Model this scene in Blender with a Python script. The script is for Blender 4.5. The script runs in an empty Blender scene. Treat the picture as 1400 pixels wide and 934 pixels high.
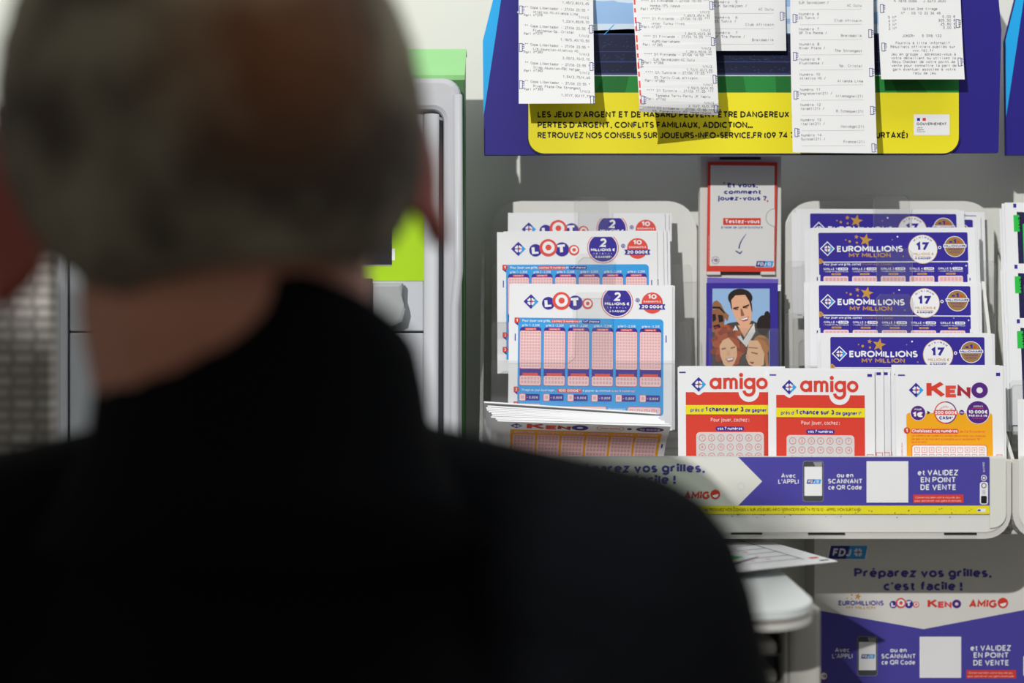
import bpy, bmesh, math, random
from mathutils import Vector, Matrix
random.seed(7)
PI = math.pi
SC = bpy.context.scene
COLL = SC.collection
ZC = 1.5            # height of the lens
CY = -1.4           # the wall is the plane y = 0
FPX = 50.0 / 36.0 * 1400.0

# ---------------------------------------------------------------- camera, light
cam_d = bpy.data.cameras.new('camera'); cam = bpy.data.objects.new('camera', cam_d); COLL.objects.link(cam)
cam.location = (0, CY, ZC); cam.rotation_euler = (PI/2, 0, 0)
cam_d.lens = 50; cam_d.sensor_width = 36; cam_d.clip_start = 0.02
cam_d.dof.use_dof = True; cam_d.dof.focus_distance = 1.27; cam_d.dof.aperture_fstop = 2.6
SC.camera = cam

W = bpy.data.worlds.new('world'); SC.world = W; W.use_nodes = True
bgn = W.node_tree.nodes['Background']
bgn.inputs[0].default_value = (1.0, 0.99, 0.93, 1); bgn.inputs[1].default_value = 0.235

def aim(o, target):
    o.rotation_euler = (Vector(target) - Vector(o.location)).to_track_quat('-Z', 'Y').to_euler()
kd = bpy.data.lights.new('ceiling_spotlight', 'SPOT'); key = bpy.data.objects.new('ceiling_spotlight', kd); COLL.objects.link(key)
key.location = (-1.15, -3.4, ZC + 1.45)
kd.energy = 430; kd.spot_size = math.radians(40); kd.spot_blend = 0.3; kd.shadow_soft_size = 0.02
kd.color = (1.0, 0.985, 0.95)
aim(key, (0.15, 0, ZC + 0.05))
fd = bpy.data.lights.new('ceiling_panel_light', 'AREA'); fill = bpy.data.objects.new('ceiling_panel_light', fd); COLL.objects.link(fill)
fill.location = (0.5, -0.6, ZC + 1.35); fd.shape = 'RECTANGLE'; fd.size = 1.2; fd.size_y = 0.5; fd.energy = 9
fd.color = (0.96, 1.0, 0.97)

SC.view_settings.view_transform = 'Standard'; SC.view_settings.look = 'None'
SC.view_settings.exposure = 0.0; SC.view_settings.gamma = 1.0; SC.view_settings.use_curve_mapping = False

# ---------------------------------------------------------------- materials
def lin(c):
    out = []
    for v in c:
        v = v / 255.0
        out.append(v/12.92 if v <= 0.04045 else ((v+0.055)/1.055)**2.4)
    return tuple(out) + (1.0,)
MATS = {}
def mat(name, rgb, rough=0.5, noise=0.05, scale=40.0, metal=0.0, spec=0.35, bump=0.0, sss=0.0):
    if name in MATS: return MATS[name]
    m = bpy.data.materials.new(name); m.use_nodes = True
    nt = m.node_tree; b = nt.nodes['Principled BSDF']
    b.inputs['Roughness'].default_value = rough; b.inputs['Metallic'].default_value = metal
    b.inputs['Specular IOR Level'].default_value = spec
    c = lin(rgb)
    tc = nt.nodes.new('ShaderNodeTexCoord'); nz = nt.nodes.new('ShaderNodeTexNoise')
    nz.inputs['Scale'].default_value = scale; nz.inputs['Detail'].default_value = 3
    nt.links.new(tc.outputs['Object'], nz.inputs['Vector'])
    mx = nt.nodes.new('ShaderNodeMix'); mx.data_type = 'RGBA'
    mx.inputs[6].default_value = tuple(max(0, v*(1-noise)) for v in c[:3]) + (1,)
    mx.inputs[7].default_value = tuple(min(1, v*(1+noise)) for v in c[:3]) + (1,)
    nt.links.new(nz.outputs['Fac'], mx.inputs[0]); nt.links.new(mx.outputs[2], b.inputs['Base Color'])
    if bump:
        bp = nt.nodes.new('ShaderNodeBump'); bp.inputs['Strength'].default_value = bump; bp.inputs['Distance'].default_value = 0.002
        nt.links.new(nz.outputs['Fac'], bp.inputs['Height']); nt.links.new(bp.outputs['Normal'], b.inputs['Normal'])
    if sss:
        b.inputs['Subsurface Weight'].default_value = sss; b.inputs['Subsurface Scale'].default_value = 0.01
    MATS[name] = m; return m
def clear_mat(name, tint=0.93, gloss=0.06, haze=0.03):
    if name in MATS: return MATS[name]
    m = bpy.data.materials.new(name); m.use_nodes = True; nt = m.node_tree
    nt.nodes.clear(); out = nt.nodes.new('ShaderNodeOutputMaterial')
    tr = nt.nodes.new('ShaderNodeBsdfTransparent'); tr.inputs[0].default_value = (tint, tint, tint, 1)
    gl = nt.nodes.new('ShaderNodeBsdfGlossy'); gl.inputs[1].default_value = 0.08
    df = nt.nodes.new('ShaderNodeBsdfDiffuse'); df.inputs[0].default_value = (0.8, 0.8, 0.8, 1)
    nz = nt.nodes.new('ShaderNodeTexNoise'); nz.inputs['Scale'].default_value = 60
    mr = nt.nodes.new('ShaderNodeMapRange'); mr.inputs[3].default_value = haze*0.6; mr.inputs[4].default_value = haze*1.4
    nt.links.new(nz.outputs['Fac'], mr.inputs[0])
    m1 = nt.nodes.new('ShaderNodeMixShader'); nt.links.new(mr.outputs[0], m1.inputs[0])
    m2 = nt.nodes.new('ShaderNodeMixShader'); m2.inputs[0].default_value = gloss
    nt.links.new(tr.outputs[0], m1.inputs[1]); nt.links.new(df.outputs[0], m1.inputs[2])
    nt.links.new(m1.outputs[0], m2.inputs[1]); nt.links.new(gl.outputs[0], m2.inputs[2])
    nt.links.new(m2.outputs[0], out.inputs[0]); MATS[name] = m; return m

INK = dict(paper=(233,234,238), white=(236,236,240), navy=(52,40,150), signnavy=(38,30,128), cyan=(30,165,232), red=(214,62,48),
           yellow=(233,220,36), blue=(52,158,228), gold=(196,148,66), brown=(160,120,66), black=(26,24,30), pink=(240,208,210),
           pinkcell=(222,172,176), orange=(240,168,26), purple=(84,36,128), coral=(222,78,66), crimson=(166,40,58), rose=(226,72,82),
           grey=(150,150,152), darkgrey=(72,74,78), lightgrey=(206,207,209), panelgrey=(222,220,216), stripnavy=(74,68,160), tabgreen=(44,190,72), darknavy=(34,32,76),
           receiptblue=(64,66,132), receiptink=(88,86,94), receipt=(222,222,224), skyblue=(150,185,226), palesky=(206,222,236), stand=(20,26,58), stand2=(44,62,112), pitch=(34,132,58),
           pitch2=(24,106,44), skin=(226,172,140), skin2=(236,190,150), tan=(150,96,66), hairdark=(38,28,26), hairred=(176,82,40), hairred2=(140,58,28), hairblond=(186,122,66),
           hat=(150,104,66), cloth=(70,66,64), violet=(110,92,190), lightpink=(236,190,190), reverse=(238,226,230), flagblue=(40,50,140), leaflet=(222,222,222), lime=(166,208,10))
def ink(n):
    return mat('print_'+n, INK[n], rough=0.55, noise=0.03, scale=25, spec=0.25)

# ---------------------------------------------------------------- mesh helpers
LOC = {}
def link(o): COLL.objects.link(o); return o
def tag(o, label=None, cat=None, group=None, kind=None):
    if label: o['label'] = label
    if cat: o['category'] = cat
    if group: o['group'] = group
    if kind: o['kind'] = kind
    return o
def thing(name, label, cat, loc, group=None):
    o = link(bpy.data.objects.new(name, None)); o.location = loc; o.empty_display_size = 0.02
    LOC[o.name] = Vector(loc); return tag(o, label, cat, group)
def obj(name, bm, mats, parent=None, smooth=False):
    """bm in world coordinates; linked as one mesh object (under parent)"""
    base = LOC.get(parent.name, Vector((0,0,0))) if parent else None
    if base is None:
        mn = Vector((min(v.co.x for v in bm.verts), min(v.co.y for v in bm.verts), min(v.co.z for v in bm.verts)))
        mx = Vector((max(v.co.x for v in bm.verts), max(v.co.y for v in bm.verts), 0))
        base = Vector(((mn.x+mx.x)/2, (mn.y+mx.y)/2, mn.z)); off = base
        bmesh.ops.translate(bm, verts=bm.verts, vec=-off)
    else:
        bmesh.ops.translate(bm, verts=bm.verts, vec=-base)
    bmesh.ops.recalc_face_normals(bm, faces=bm.faces)
    me = bpy.data.meshes.new(name); bm.to_mesh(me); bm.free()
    if not isinstance(mats, (list, tuple)): mats = [mats]
    for m in mats: me.materials.append(m)
    if smooth:
        for p in me.polygons: p.use_smooth = True
    o = link(bpy.data.objects.new(name, me))
    if parent: o.parent = parent; LOC[o.name] = base
    else: o.location = base; LOC[o.name] = base
    return o
def struct(name, bm, m):
    return tag(obj(name, bm, m), kind='structure')
def wp(px, py, y):
    d = y - CY
    return Vector(((px-700)*d/FPX, y, ZC - (py-467)*d/FPX))
def wx(px, y): return (px-700)*(y-CY)/FPX
def wz(py, y): return ZC - (py-467)*(y-CY)/FPX
def box(bm, x0, x1, y0, y1, z0, z1, bev=0.0, seg=2, mi=0):
    r = bmesh.ops.create_cube(bm, size=1.0); vs = r['verts']
    for v in vs:
        v.co = Vector(((x0+x1)/2 + v.co.x*(x1-x0), (y0+y1)/2 + v.co.y*(y1-y0), (z0+z1)/2 + v.co.z*(z1-z0)))
    fs = set(f for v in vs for f in v.link_faces)
    for f in fs: f.material_index = mi
    if bev:
        es = list(set(e for v in vs for e in v.link_edges))
        bmesh.ops.bevel(bm, geom=es, offset=bev, segments=seg, affect='EDGES', profile=0.6)
    return bm
def rrect_pts(x0, z0, x1, z1, r, n=6):
    """outline counter-clockwise from bottom-left; r = (bl, br, tr, tl)"""
    if not isinstance(r, (tuple, list)): r = (r,)*4
    P = []
    for (cx, cz, a0, rr) in ((x0, z0, PI, r[0]), (x1, z0, 1.5*PI, r[1]), (x1, z1, 0, r[2]), (x0, z1, 0.5*PI, r[3])):
        if rr <= 1e-9: P.append((cx, cz)); continue
        sx = 1 if cx == x0 else -1; sz = 1 if cz == z0 else -1
        for k in range(n+1):
            a = a0 + PI/2*k/n
            P.append((cx + sx*rr + rr*math.cos(a), cz + sz*rr + rr*math.sin(a)))
    return P
def prism(bm, pts, y0, y1, bev=0.0, mi=0, axis='y'):
    """extrude an outline (x,z) between y0 and y1; axis 'x': outline (y,z) between x0,x1; axis 'z': outline (x,y)"""
    def mk(p, t):
        return (p[0], t, p[1]) if axis == 'y' else ((t, p[0], p[1]) if axis == 'x' else (p[0], p[1], t))
    a = [bm.verts.new(mk(p, y0)) for p in pts]; b = [bm.verts.new(mk(p, y1)) for p in pts]
    n = len(pts); fs = [bm.faces.new(a), bm.faces.new(b[::-1])]
    for i in range(n): fs.append(bm.faces.new((a[i], b[i], b[(i+1) % n], a[(i+1) % n])))
    for f in fs: f.material_index = mi
    if bev:
        es = list(set(list(fs[0].edges) + list(fs[1].edges)))
        bmesh.ops.bevel(bm, geom=es, offset=bev, segments=2, affect='EDGES', profile=0.6)
    return bm
def frame_prism(bm, outer, inner, y0, y1, mi=0):
    n = len(outer)
    o0 = [bm.verts.new((p[0], y0, p[1])) for p in outer]; o1 = [bm.verts.new((p[0], y1, p[1])) for p in outer]
    i0 = [bm.verts.new((p[0], y0, p[1])) for p in inner]; i1 = [bm.verts.new((p[0], y1, p[1])) for p in inner]
    for k in range(n):
        j = (k+1) % n
        for q in ((o0[k], o0[j], i0[j], i0[k]), (o1[k], i1[k], i1[j], o1[j]), (o0[k], o1[k], o1[j], o0[j]), (i0[k], i0[j], i1[j], i1[k])):
            f = bm.faces.new(q); f.material_index = mi
    return bm
def tube(bm, pts, r, n=10, mi=0):
    pts = [Vector(p) for p in pts]; rings = []
    for i, p in enumerate(pts):
        t = (pts[min(i+1, len(pts)-1)] - pts[max(i-1, 0)]).normalized()
        a = t.cross(Vector((0.13, 0.2, 0.97)) if abs(t.z) < 0.9 else Vector((1, 0, 0))).normalized(); b = t.cross(a)
        rr = r[i] if isinstance(r, (list, tuple)) else r
        rings.append([bm.verts.new(p + a*rr*math.cos(2*PI*k/n) + b*rr*math.sin(2*PI*k/n)) for k in range(n)])
    for i in range(len(rings)-1):
        for k in range(n):
            bm.faces.new((rings[i][k], rings[i][(k+1) % n], rings[i+1][(k+1) % n], rings[i+1][k])).material_index = mi
    bm.faces.new(rings[0]).material_index = mi; bm.faces.new(rings[-1]).material_index = mi
    return bm

# ---------------------------------------------------------------- lettering
# a plain geometric alphabet drawn with strokes: capitals 1 high, small letters 0.7 high; L = polyline, A = arc (cx cy rx ry from to), D = dot
FONT = {}
def _font():
    t = """A:L 0 0 .36 1 .72 0;L .12 .3 .6 .3|B:L .32 0 0 0 0 1 .3 1;A .3 .77 .22 .23 90 -90;L .3 .54 0 .54;A .32 .27 .26 .27 90 -90|C:A .42 .5 .42 .5 48 312|D:L .26 0 0 0 0 1 .26 1;A .26 .5 .42 .5 90 -90
E:L .5 1 0 1 0 0 .5 0;L 0 .52 .44 .52|F:L .5 1 0 1 0 0;L 0 .5 .42 .5|G:A .42 .5 .42 .5 48 350;L .84 .47 .5 .47|H:L 0 0 0 1;L .62 0 .62 1;L 0 .52 .62 .52|I:L 0 0 0 1|J:L .4 1 .4 .22;A .19 .22 .21 .22 0 -165
K:L 0 0 0 1;L .54 1 0 .42;L .17 .6 .58 0|L:L 0 1 0 0 .46 0|M:L 0 0 0 1 .4 .32 .8 1 .8 0|N:L 0 0 0 1 .62 0 .62 1|O:A .47 .5 .47 .5 0 360|P:L 0 0 0 1 .3 1;A .3 .73 .27 .27 90 -90;L .3 .46 0 .46
Q:A .47 .5 .47 .5 0 360;L .55 .25 .88 -.06|R:L 0 0 0 1 .3 1;A .3 .74 .26 .26 90 -90;L .3 .48 0 .48;L .28 .48 .56 0|S:A .27 .75 .24 .25 35 270;A .27 .25 .27 .25 90 -145|T:L 0 1 .64 1;L .32 1 .32 0|U:L 0 1 0 .3;A .3 .3 .3 .3 180 360;L .6 .3 .6 1
V:L 0 1 .35 0 .7 1|W:L 0 1 .25 0 .5 .95 .75 0 1 1|X:L 0 0 .6 1;L 0 1 .6 0|Y:L 0 1 .32 .48 .64 1;L .32 .48 .32 0|Z:L 0 1 .58 1 0 0 .6 0
a:A .21 .2 .21 .2 0 360;L .44 0 .44 .47;A .22 .47 .22 .23 0 145|b:A .27 .35 .27 .35 0 360;L 0 1 0 0|c:A .27 .35 .27 .35 52 308|d:A .27 .35 .27 .35 0 360;L .54 1 .54 0|e:A .27 .35 .27 .35 0 312;L 0 .35 .54 .35|f:L .14 0 .14 .78;A .31 .78 .17 .22 180 80;L 0 .66 .32 .66
g:A .27 .35 .27 .35 0 360;L .54 .7 .54 -.05;A .27 -.05 .27 .23 0 -150|h:L 0 0 0 1;A .24 .42 .24 .28 180 0;L .48 .42 .48 0|i:L 0 0 0 .7;D 0 .95|j:L .1 .7 .1 -.1;A -.06 -.1 .16 .16 0 -90;D .1 .95|k:L 0 0 0 1;L .42 .7 0 .28;L .14 .42 .46 0|l:L 0 0 0 1
m:L 0 0 0 .7;A .2 .47 .2 .23 180 0;L .4 .47 .4 0;A .6 .47 .2 .23 180 0;L .8 .47 .8 0|n:L 0 0 0 .7;A .24 .42 .24 .28 180 0;L .48 .42 .48 0|o:A .28 .35 .28 .35 0 360|p:A .27 .35 .27 .35 0 360;L 0 .7 0 -.28|q:A .27 .35 .27 .35 0 360;L .54 .7 .54 -.28
r:L 0 0 0 .7;A .24 .42 .24 .28 180 70|s:A .2 .52 .18 .18 35 270;A .2 .17 .2 .17 90 -145|t:L .14 .93 .14 .2;A .31 .2 .17 .2 180 280;L 0 .68 .33 .68|u:L 0 .7 0 .26;A .24 .26 .24 .26 180 360;L .48 .7 .48 0|v:L 0 .7 .26 0 .52 .7|w:L 0 .7 .2 0 .4 .65 .6 0 .8 .7
x:L 0 0 .46 .7;L 0 .7 .46 0|y:L 0 .7 .26 0;L .52 .7 .14 -.28|z:L 0 .7 .42 .7 0 0 .44 0
0:A .31 .5 .31 .5 0 360|1:L 0 .76 .24 1 .24 0|2:A .28 .71 .27 .29 165 -38;L .49 .53 0 0 .58 0|3:A .26 .76 .23 .24 150 -90;A .26 .26 .28 .26 90 -150|4:L .46 0 .46 1 0 .28 .64 .28|5:L .5 1 .08 1 .04 .55;A .26 .33 .29 .33 135 -150|6:A .28 .31 .28 .31 0 360;L .4 1 .05 .46|7:L 0 1 .54 1 .16 0
8:A .28 .76 .22 .24 0 360;A .28 .27 .28 .27 0 360|9:A .28 .69 .28 .31 0 360;L .51 .54 .18 0|.:D 0 .03|,:L .04 .1 -.04 -.16|':L 0 1 0 .74|-:L 0 .4 .34 .4|+:L 0 .45 .44 .45;L .22 .67 .22 .23|*:L 0 .78 .3 .78;L .07 .96 .23 .6;L .23 .96 .07 .6|/:L 0 -.05 .36 1.05
(:A .3 .45 .3 .65 130 230|):A -.1 .45 .3 .65 50 -50|!:L 0 1 0 .32;D 0 .03|?:A .22 .76 .22 .24 170 -60;L .28 .5 .22 .3;D .22 .03|:~D 0 .06;D 0 .62|€:A .44 .5 .38 .5 52 308;L 0 .61 .56 .61;L 0 .39 .5 .39|°:A .14 .84 .14 .15 0 360"""
    for row in t.replace('\n', '|').split('|'):
        ch = row[0]; FONT[ch] = [(q[0], [float(v) for v in q[2:].split()]) for q in row[2:].split(';')]
_font()
ACC = dict(zip('éèêëàâùûôîçÉÈÊÀäöñ', ('e´','e`','e^','e¨','a`','a^','u`','u^','o^','i^','c,','E´','E`','E^','A`','a¨','o¨','n^')))
GLY = {}
def _stroke(V, F, pts, w, closed=False, lift=0.0):
    n = len(pts); b = len(V)
    for i in range(n):
        p = Vector(pts[i]); a = Vector(pts[i-1]) if (i > 0 or closed) else None; c = Vector(pts[(i+1) % n]) if (i < n-1 or closed) else None
        d1 = (p-a).normalized() if a is not None else None; d2 = (c-p).normalized() if c is not None else None
        d = (d1+d2) if (d1 is not None and d2 is not None) else (d1 or d2)
        if d.length < 1e-4: d = d2
        d = d.normalized(); nrm = Vector((-d.y, d.x)); k = 1.0
        if d1 is not None and d2 is not None: k = 1.0/max(0.5, abs(nrm.dot(Vector((-d1.y, d1.x)))))
        V.append(tuple(p+nrm*w/2*k)+(lift,)); V.append(tuple(p-nrm*w/2*k)+(lift,))
    for i in range(n if closed else n-1):
        j = (i+1) % n; F.append((b+2*i, b+2*i+1, b+2*j+1, b+2*j))
def glyphs(s, bold):
    k = (s, bold)
    if k in GLY: return GLY[k]
    w = max(0.07, 0.13+bold*2.2); V = []; F = []; x = 0.0; gap = 0.09 if bold > 0.03 else 0.13
    nseg = 12 if len(s) < 30 else 8
    for ch in s:
        acc = None
        if ch in ACC: ch, acc = ACC[ch][0], ACC[ch][1]
        if ch == ' ': x += 0.34; continue
        if ch not in FONT: x += 0.3; continue
        xs = []
        for op, a in FONT[ch]:
            if op == 'L': xs += a[0::2]
            elif op == 'A': xs += [a[0]+a[2]*math.cos(math.radians(a[4]+(a[5]-a[4])*q/8)) for q in range(9)]
            else: xs.append(a[0])
        x0 = x - min(xs) + w/2; f = 1.0-w
        def m(px, py): return (x0+px, w/2+py*f if py >= 0 else w/2+py)
        for si, (op, a) in enumerate(FONT[ch]):
            if op == 'L': _stroke(V, F, [m(a[q], a[q+1]) for q in range(0, len(a), 2)], w, False, si*0.15)
            elif op == 'A':
                full = abs(a[5]-a[4]) >= 359; n = max(4, int(nseg*1.6*abs(a[5]-a[4])/360)+1)
                P = [m(a[0]+a[2]*math.cos(math.radians(a[4]+(a[5]-a[4])*q/n)), a[1]+a[3]*math.sin(math.radians(a[4]+(a[5]-a[4])*q/n))) for q in range(n if full else n+1)]
                _stroke(V, F, P, w, full, si*0.15)
            else:
                px, py = m(a[0], a[1]); r = w*0.58; b = len(V); V += [(px-r, py-r, si*0.15), (px+r, py-r, si*0.15), (px+r, py+r, si*0.15), (px-r, py+r, si*0.15)]; F.append((b, b+1, b+2, b+3))
        if acc:
            cx = x0+(min(xs)+max(xs))/2; y = (0.84 if ch.islower() else 1.1); aw = min(w, 0.16)
            for P in {'´': [[(-.06, 0), (.1, .16)]], '`': [[(.06, 0), (-.1, .16)]], '^': [[(-.14, 0), (0, .14), (.14, 0)]], '¨': [[(-.16, .05), (-.04, .05)], [(.04, .05), (.16, .05)]], ',': [[(0, -.86), (-.04, -1.06)]]}[acc]:
                _stroke(V, F, [(cx+p[0], y+p[1]) for p in P], aw)
        x += max(xs)-min(xs)+w+gap
    GLY[k] = (V, F); return GLY[k]
def cap_h(bold): return 1.0

EPS = 0.00012
class Sheet:
    """a flat printed thing; coordinates in photo pixels of its own plane, s metres per pixel, (ox, oy) its local origin"""
    def __init__(self, s, ox, oy, warp=None, nz=1):
        self.s = s; self.ox = ox; self.oy = oy; self.V = []; self.F = []; self.M = []; self.mats = []; self.warp = warp; self.nz = nz
    def mi(self, n):
        m = ink(n) if isinstance(n, str) else n
        if m not in self.mats: self.mats.append(m)
        return self.mats.index(m)
    def _v(self, x, y, L):
        self.V.append(((x-self.ox)*self.s, -L*EPS, -(y-self.oy)*self.s)); return len(self.V)-1
    def poly(self, pts, m, L=1):
        ids = [self._v(x, y, L) for x, y in pts]
        a = sum(pts[i][0]*pts[(i+1) % len(pts)][1] - pts[(i+1) % len(pts)][0]*pts[i][1] for i in range(len(pts)))
        if a > 0: ids = ids[::-1]      # image y runs down: keep the face towards -y
        self.F.append(tuple(ids)); self.M.append(self.mi(m))
    def rect(self, x0, y0, x1, y1, m, L=1, r=0):
        if r:
            rr = r if isinstance(r, (tuple, list)) else (r,)*4      # (tl, tr, br, bl)
            p = rrect_pts(x0, -y1, x1, -y0, (rr[3], rr[2], rr[1], rr[0]), 5)
            self.poly([(a, -b) for a, b in p], m, L)
        else:
            n = self.nz if (self.warp and (y1-y0)*self.s > 0.004) else 1
            for k in range(n):
                a = y0+(y1-y0)*k/n; b = y0+(y1-y0)*(k+1)/n
                self.poly([(x0, a), (x1, a), (x1, b), (x0, b)], m, L)
    def disc(self, cx, cy, r, m, L=1, n=28, ry=None, a0=0, a1=2*PI):
        ry = ry or r
        full = abs(a1-a0-2*PI) < 1e-6
        self.poly([(cx+r*math.cos(a0+(a1-a0)*k/n), cy+ry*math.sin(a0+(a1-a0)*k/n)) for k in range(n if full else n+1)], m, L)
    def ring(self, cx, cy, ro, ri, m, L=1, a0=0, a1=2*PI, n=28, sy=1.0):
        for k in range(n):
            a = a0+(a1-a0)*k/n; b = a0+(a1-a0)*(k+1)/n
            self.poly([(cx+ro*math.cos(a), cy+sy*ro*math.sin(a)), (cx+ro*math.cos(b), cy+sy*ro*math.sin(b)),
                       (cx+ri*math.cos(b), cy+sy*ri*math.sin(b)), (cx+ri*math.cos(a), cy+sy*ri*math.sin(a))], m, L)
    def line(self, x0, y0, x1, y1, w, m, L=1):
        dx, dy = x1-x0, y1-y0; l = math.hypot(dx, dy) or 1; nx, ny = -dy/l*w/2, dx/l*w/2
        self.poly([(x0+nx, y0+ny), (x1+nx, y1+ny), (x1-nx, y1-ny), (x0-nx, y0-ny)], m, L)
    def frame(self, x0, y0, x1, y1, w, m, L=1):
        self.rect(x0, y0, x1, y0+w, m, L); self.rect(x0, y1-w, x1, y1, m, L); self.rect(x0, y0+w, x0+w, y1-w, m, L); self.rect(x1-w, y0+w, x1, y1-w, m, L)
    def star(self, cx, cy, r, m, L=1, rot=0.2, k=0.42):
        self.poly([(cx+(r if i % 2 == 0 else r*k)*math.sin(rot+PI*i/5), cy-(r if i % 2 == 0 else r*k)*math.cos(rot+PI*i/5)) for i in range(10)], m, L)
    def text(self, s, x0, x1, base, m, L=2, bold=0.0, cap=None, shear=0.0, rot=0.0, align='l'):
        """x0..x1 = ink extent; cap = height of capitals (else uniform). with x1 None: x0 is left/centre/right by align"""
        vs, fs = glyphs(s, bold)
        if not vs: return
        mn = min(v[0] for v in vs); mx = max(v[0] for v in vs)
        if x1 is None:
            ky = cap/cap_h(bold); kx = ky*0.95; w = (mx-mn)*kx
            x0 = x0 if align == 'l' else (x0-w/2 if align == 'c' else x0-w)
        else:
            kx = (x1-x0)/(mx-mn); ky = cap/cap_h(bold) if cap else kx
        c, sn = math.cos(rot), math.sin(rot); b = len(self.V)
        for vx, vy, vl in vs:
            ux = (vx-mn)*kx + shear*vy*ky; uy = -vy*ky
            self._v(x0 + ux*c - uy*sn, base + ux*sn + uy*c, L+vl)
        k = self.mi(m)
        for f in fs: self.F.append(tuple(b+i for i in f)); self.M.append(k)
    def mono(self, s, x0, x1, base, m, L=2, cap=5.0, bold=-0.012, slope=0.0):
        """fixed-pitch printer text spread from x0 to x1"""
        n = len(s); pitch = (x1-x0)/n
        for i, ch in enumerate(s):
            if ch == ' ': continue
            vs, fs = glyphs(ch, bold)
            if not vs: continue
            mn = min(v[0] for v in vs); mx = max(v[0] for v in vs); w = mx-mn
            kx = min(pitch*0.82/max(w, 0.3), cap/cap_h(bold)*1.1); ky = cap/cap_h(bold)
            cx = x0+pitch*(i+0.5); b = len(self.V)
            for vx, vy, vl in vs: self._v(cx+(vx-(mn+mx)/2)*kx, base+slope*(cx-x0)-vy*ky, L+vl)
            k = self.mi(m)
            for f in fs: self.F.append(tuple(b+j for j in f)); self.M.append(k)
    def arc(self, s, cx, cy, r, a0, a1, cap, m, L=2, bold=0.02):
        n = len(s)
        for i, ch in enumerate(s):
            a = a0+(a1-a0)*(i+0.5)/n; vs, fs = glyphs(ch, bold)
            if not vs: continue
            ky = cap/cap_h(bold); w = max(v[0] for v in vs)-min(v[0] for v in vs)
            px, py = cx+r*math.sin(a), cy-r*math.cos(a)
            self.text(ch, px-w*ky/2*math.cos(a), px-w*ky/2*math.cos(a)+w*ky, py-w*ky/2*math.sin(a), m, L, bold, cap, 0, a)
    def base(self, x0, y0, x1, y1, m, t=0.0004, mback=None):
        """the sheet itself: front, back and edges, t metres thick"""
        n = self.nz; k = self.mi(m); kb = self.mi(mback or m); lb = -t/EPS
        fr = [(self._v(x0, y0+(y1-y0)*i/n, 0), self._v(x1, y0+(y1-y0)*i/n, 0)) for i in range(n+1)]
        bk = [(self._v(x0, y0+(y1-y0)*i/n, lb), self._v(x1, y0+(y1-y0)*i/n, lb)) for i in range(n+1)]
        def q(a, mm): self.F.append(a); self.M.append(mm)
        for i in range(n):
            q((fr[i+1][0], fr[i+1][1], fr[i][1], fr[i][0]), k); q((bk[i][0], bk[i][1], bk[i+1][1], bk[i+1][0]), kb)
            q((fr[i][0], bk[i][0], bk[i+1][0], fr[i+1][0]), k); q((fr[i+1][1], bk[i+1][1], bk[i][1], fr[i][1]), k)
        q((fr[0][1], bk[0][1], bk[0][0], fr[0][0]), k); q((fr[n][0], bk[n][0], bk[n][1], fr[n][1]), k)
    def base_poly(self, pts, m, t):
        k = self.mi(m); lb = -t/EPS; n = len(pts)
        a = [self._v(x, y, 0) for x, y in pts]; b = [self._v(x, y, lb) for x, y in pts]
        s = sum(pts[i][0]*pts[(i+1) % n][1] - pts[(i+1) % n][0]*pts[i][1] for i in range(n))
        self.F.append(tuple(a[::-1] if s > 0 else a)); self.M.append(k); self.F.append(tuple(b if s > 0 else b[::-1])); self.M.append(k)
        for i in range(n):
            j = (i+1) % n; q = (a[i], a[j], b[j], b[i]); self.F.append(q if s > 0 else q[::-1]); self.M.append(k)
    def build(self, name, loc, rot=(0,0,0), parent=None):
        me = bpy.data.meshes.new(name)
        V = [self.warp(*v) for v in self.V] if self.warp else self.V
        me.from_pydata(V, [], self.F)
        for m in self.mats: me.materials.append(m)
        for p, k in zip(me.polygons, self.M): p.material_index = k
        o = link(bpy.data.objects.new(name, me)); o.rotation_euler = rot
        if parent: o.parent = parent; o.location = Vector(loc)-LOC[parent.name]
        else: o.location = loc
        LOC[o.name] = Vector(loc); return o

# marks that recur on the prints
def clover(S, cx, cy, h, L=2, rim=None):
    if rim: S.poly([(cx, cy-h*1.22), (cx+h*1.22, cy), (cx, cy+h*1.22), (cx-h*1.22, cy)], rim, L-0.5)
    S.poly([(cx, cy-h), (cx+h*0.94, cy-h*0.06), (cx+h, cy), (cx, cy+h), (cx-h, cy)], 'navy', L)
    S.poly([(cx+h*0.1, cy+h*0.9), (cx+h*0.94, cy+h*0.06), (cx+h*0.94, cy-h*0.06), (cx+h*0.5, cy-h*0.5)], 'blue', L+0.5)
    for sx, sy in ((-1,-1), (1,-1), (1,1), (-1,1)):
        petal(S, cx, cy, h, sx, sy, L+1)
    S.disc(cx+h*0.12, cy-h*0.02, h*0.15, 'red', L+2, 10)
def petal(S, cx, cy, h, sx, sy, L, m='white'):
    S.disc(cx+sx*h*0.35, cy+sy*h*0.18, h*0.135, m, L, 12); S.disc(cx+sx*h*0.18, cy+sy*h*0.35, h*0.135, m, L+0.2, 12)
    S.disc(cx+sx*h*0.2, cy+sy*h*0.2, h*0.145, m, L+0.4, 12)
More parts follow.
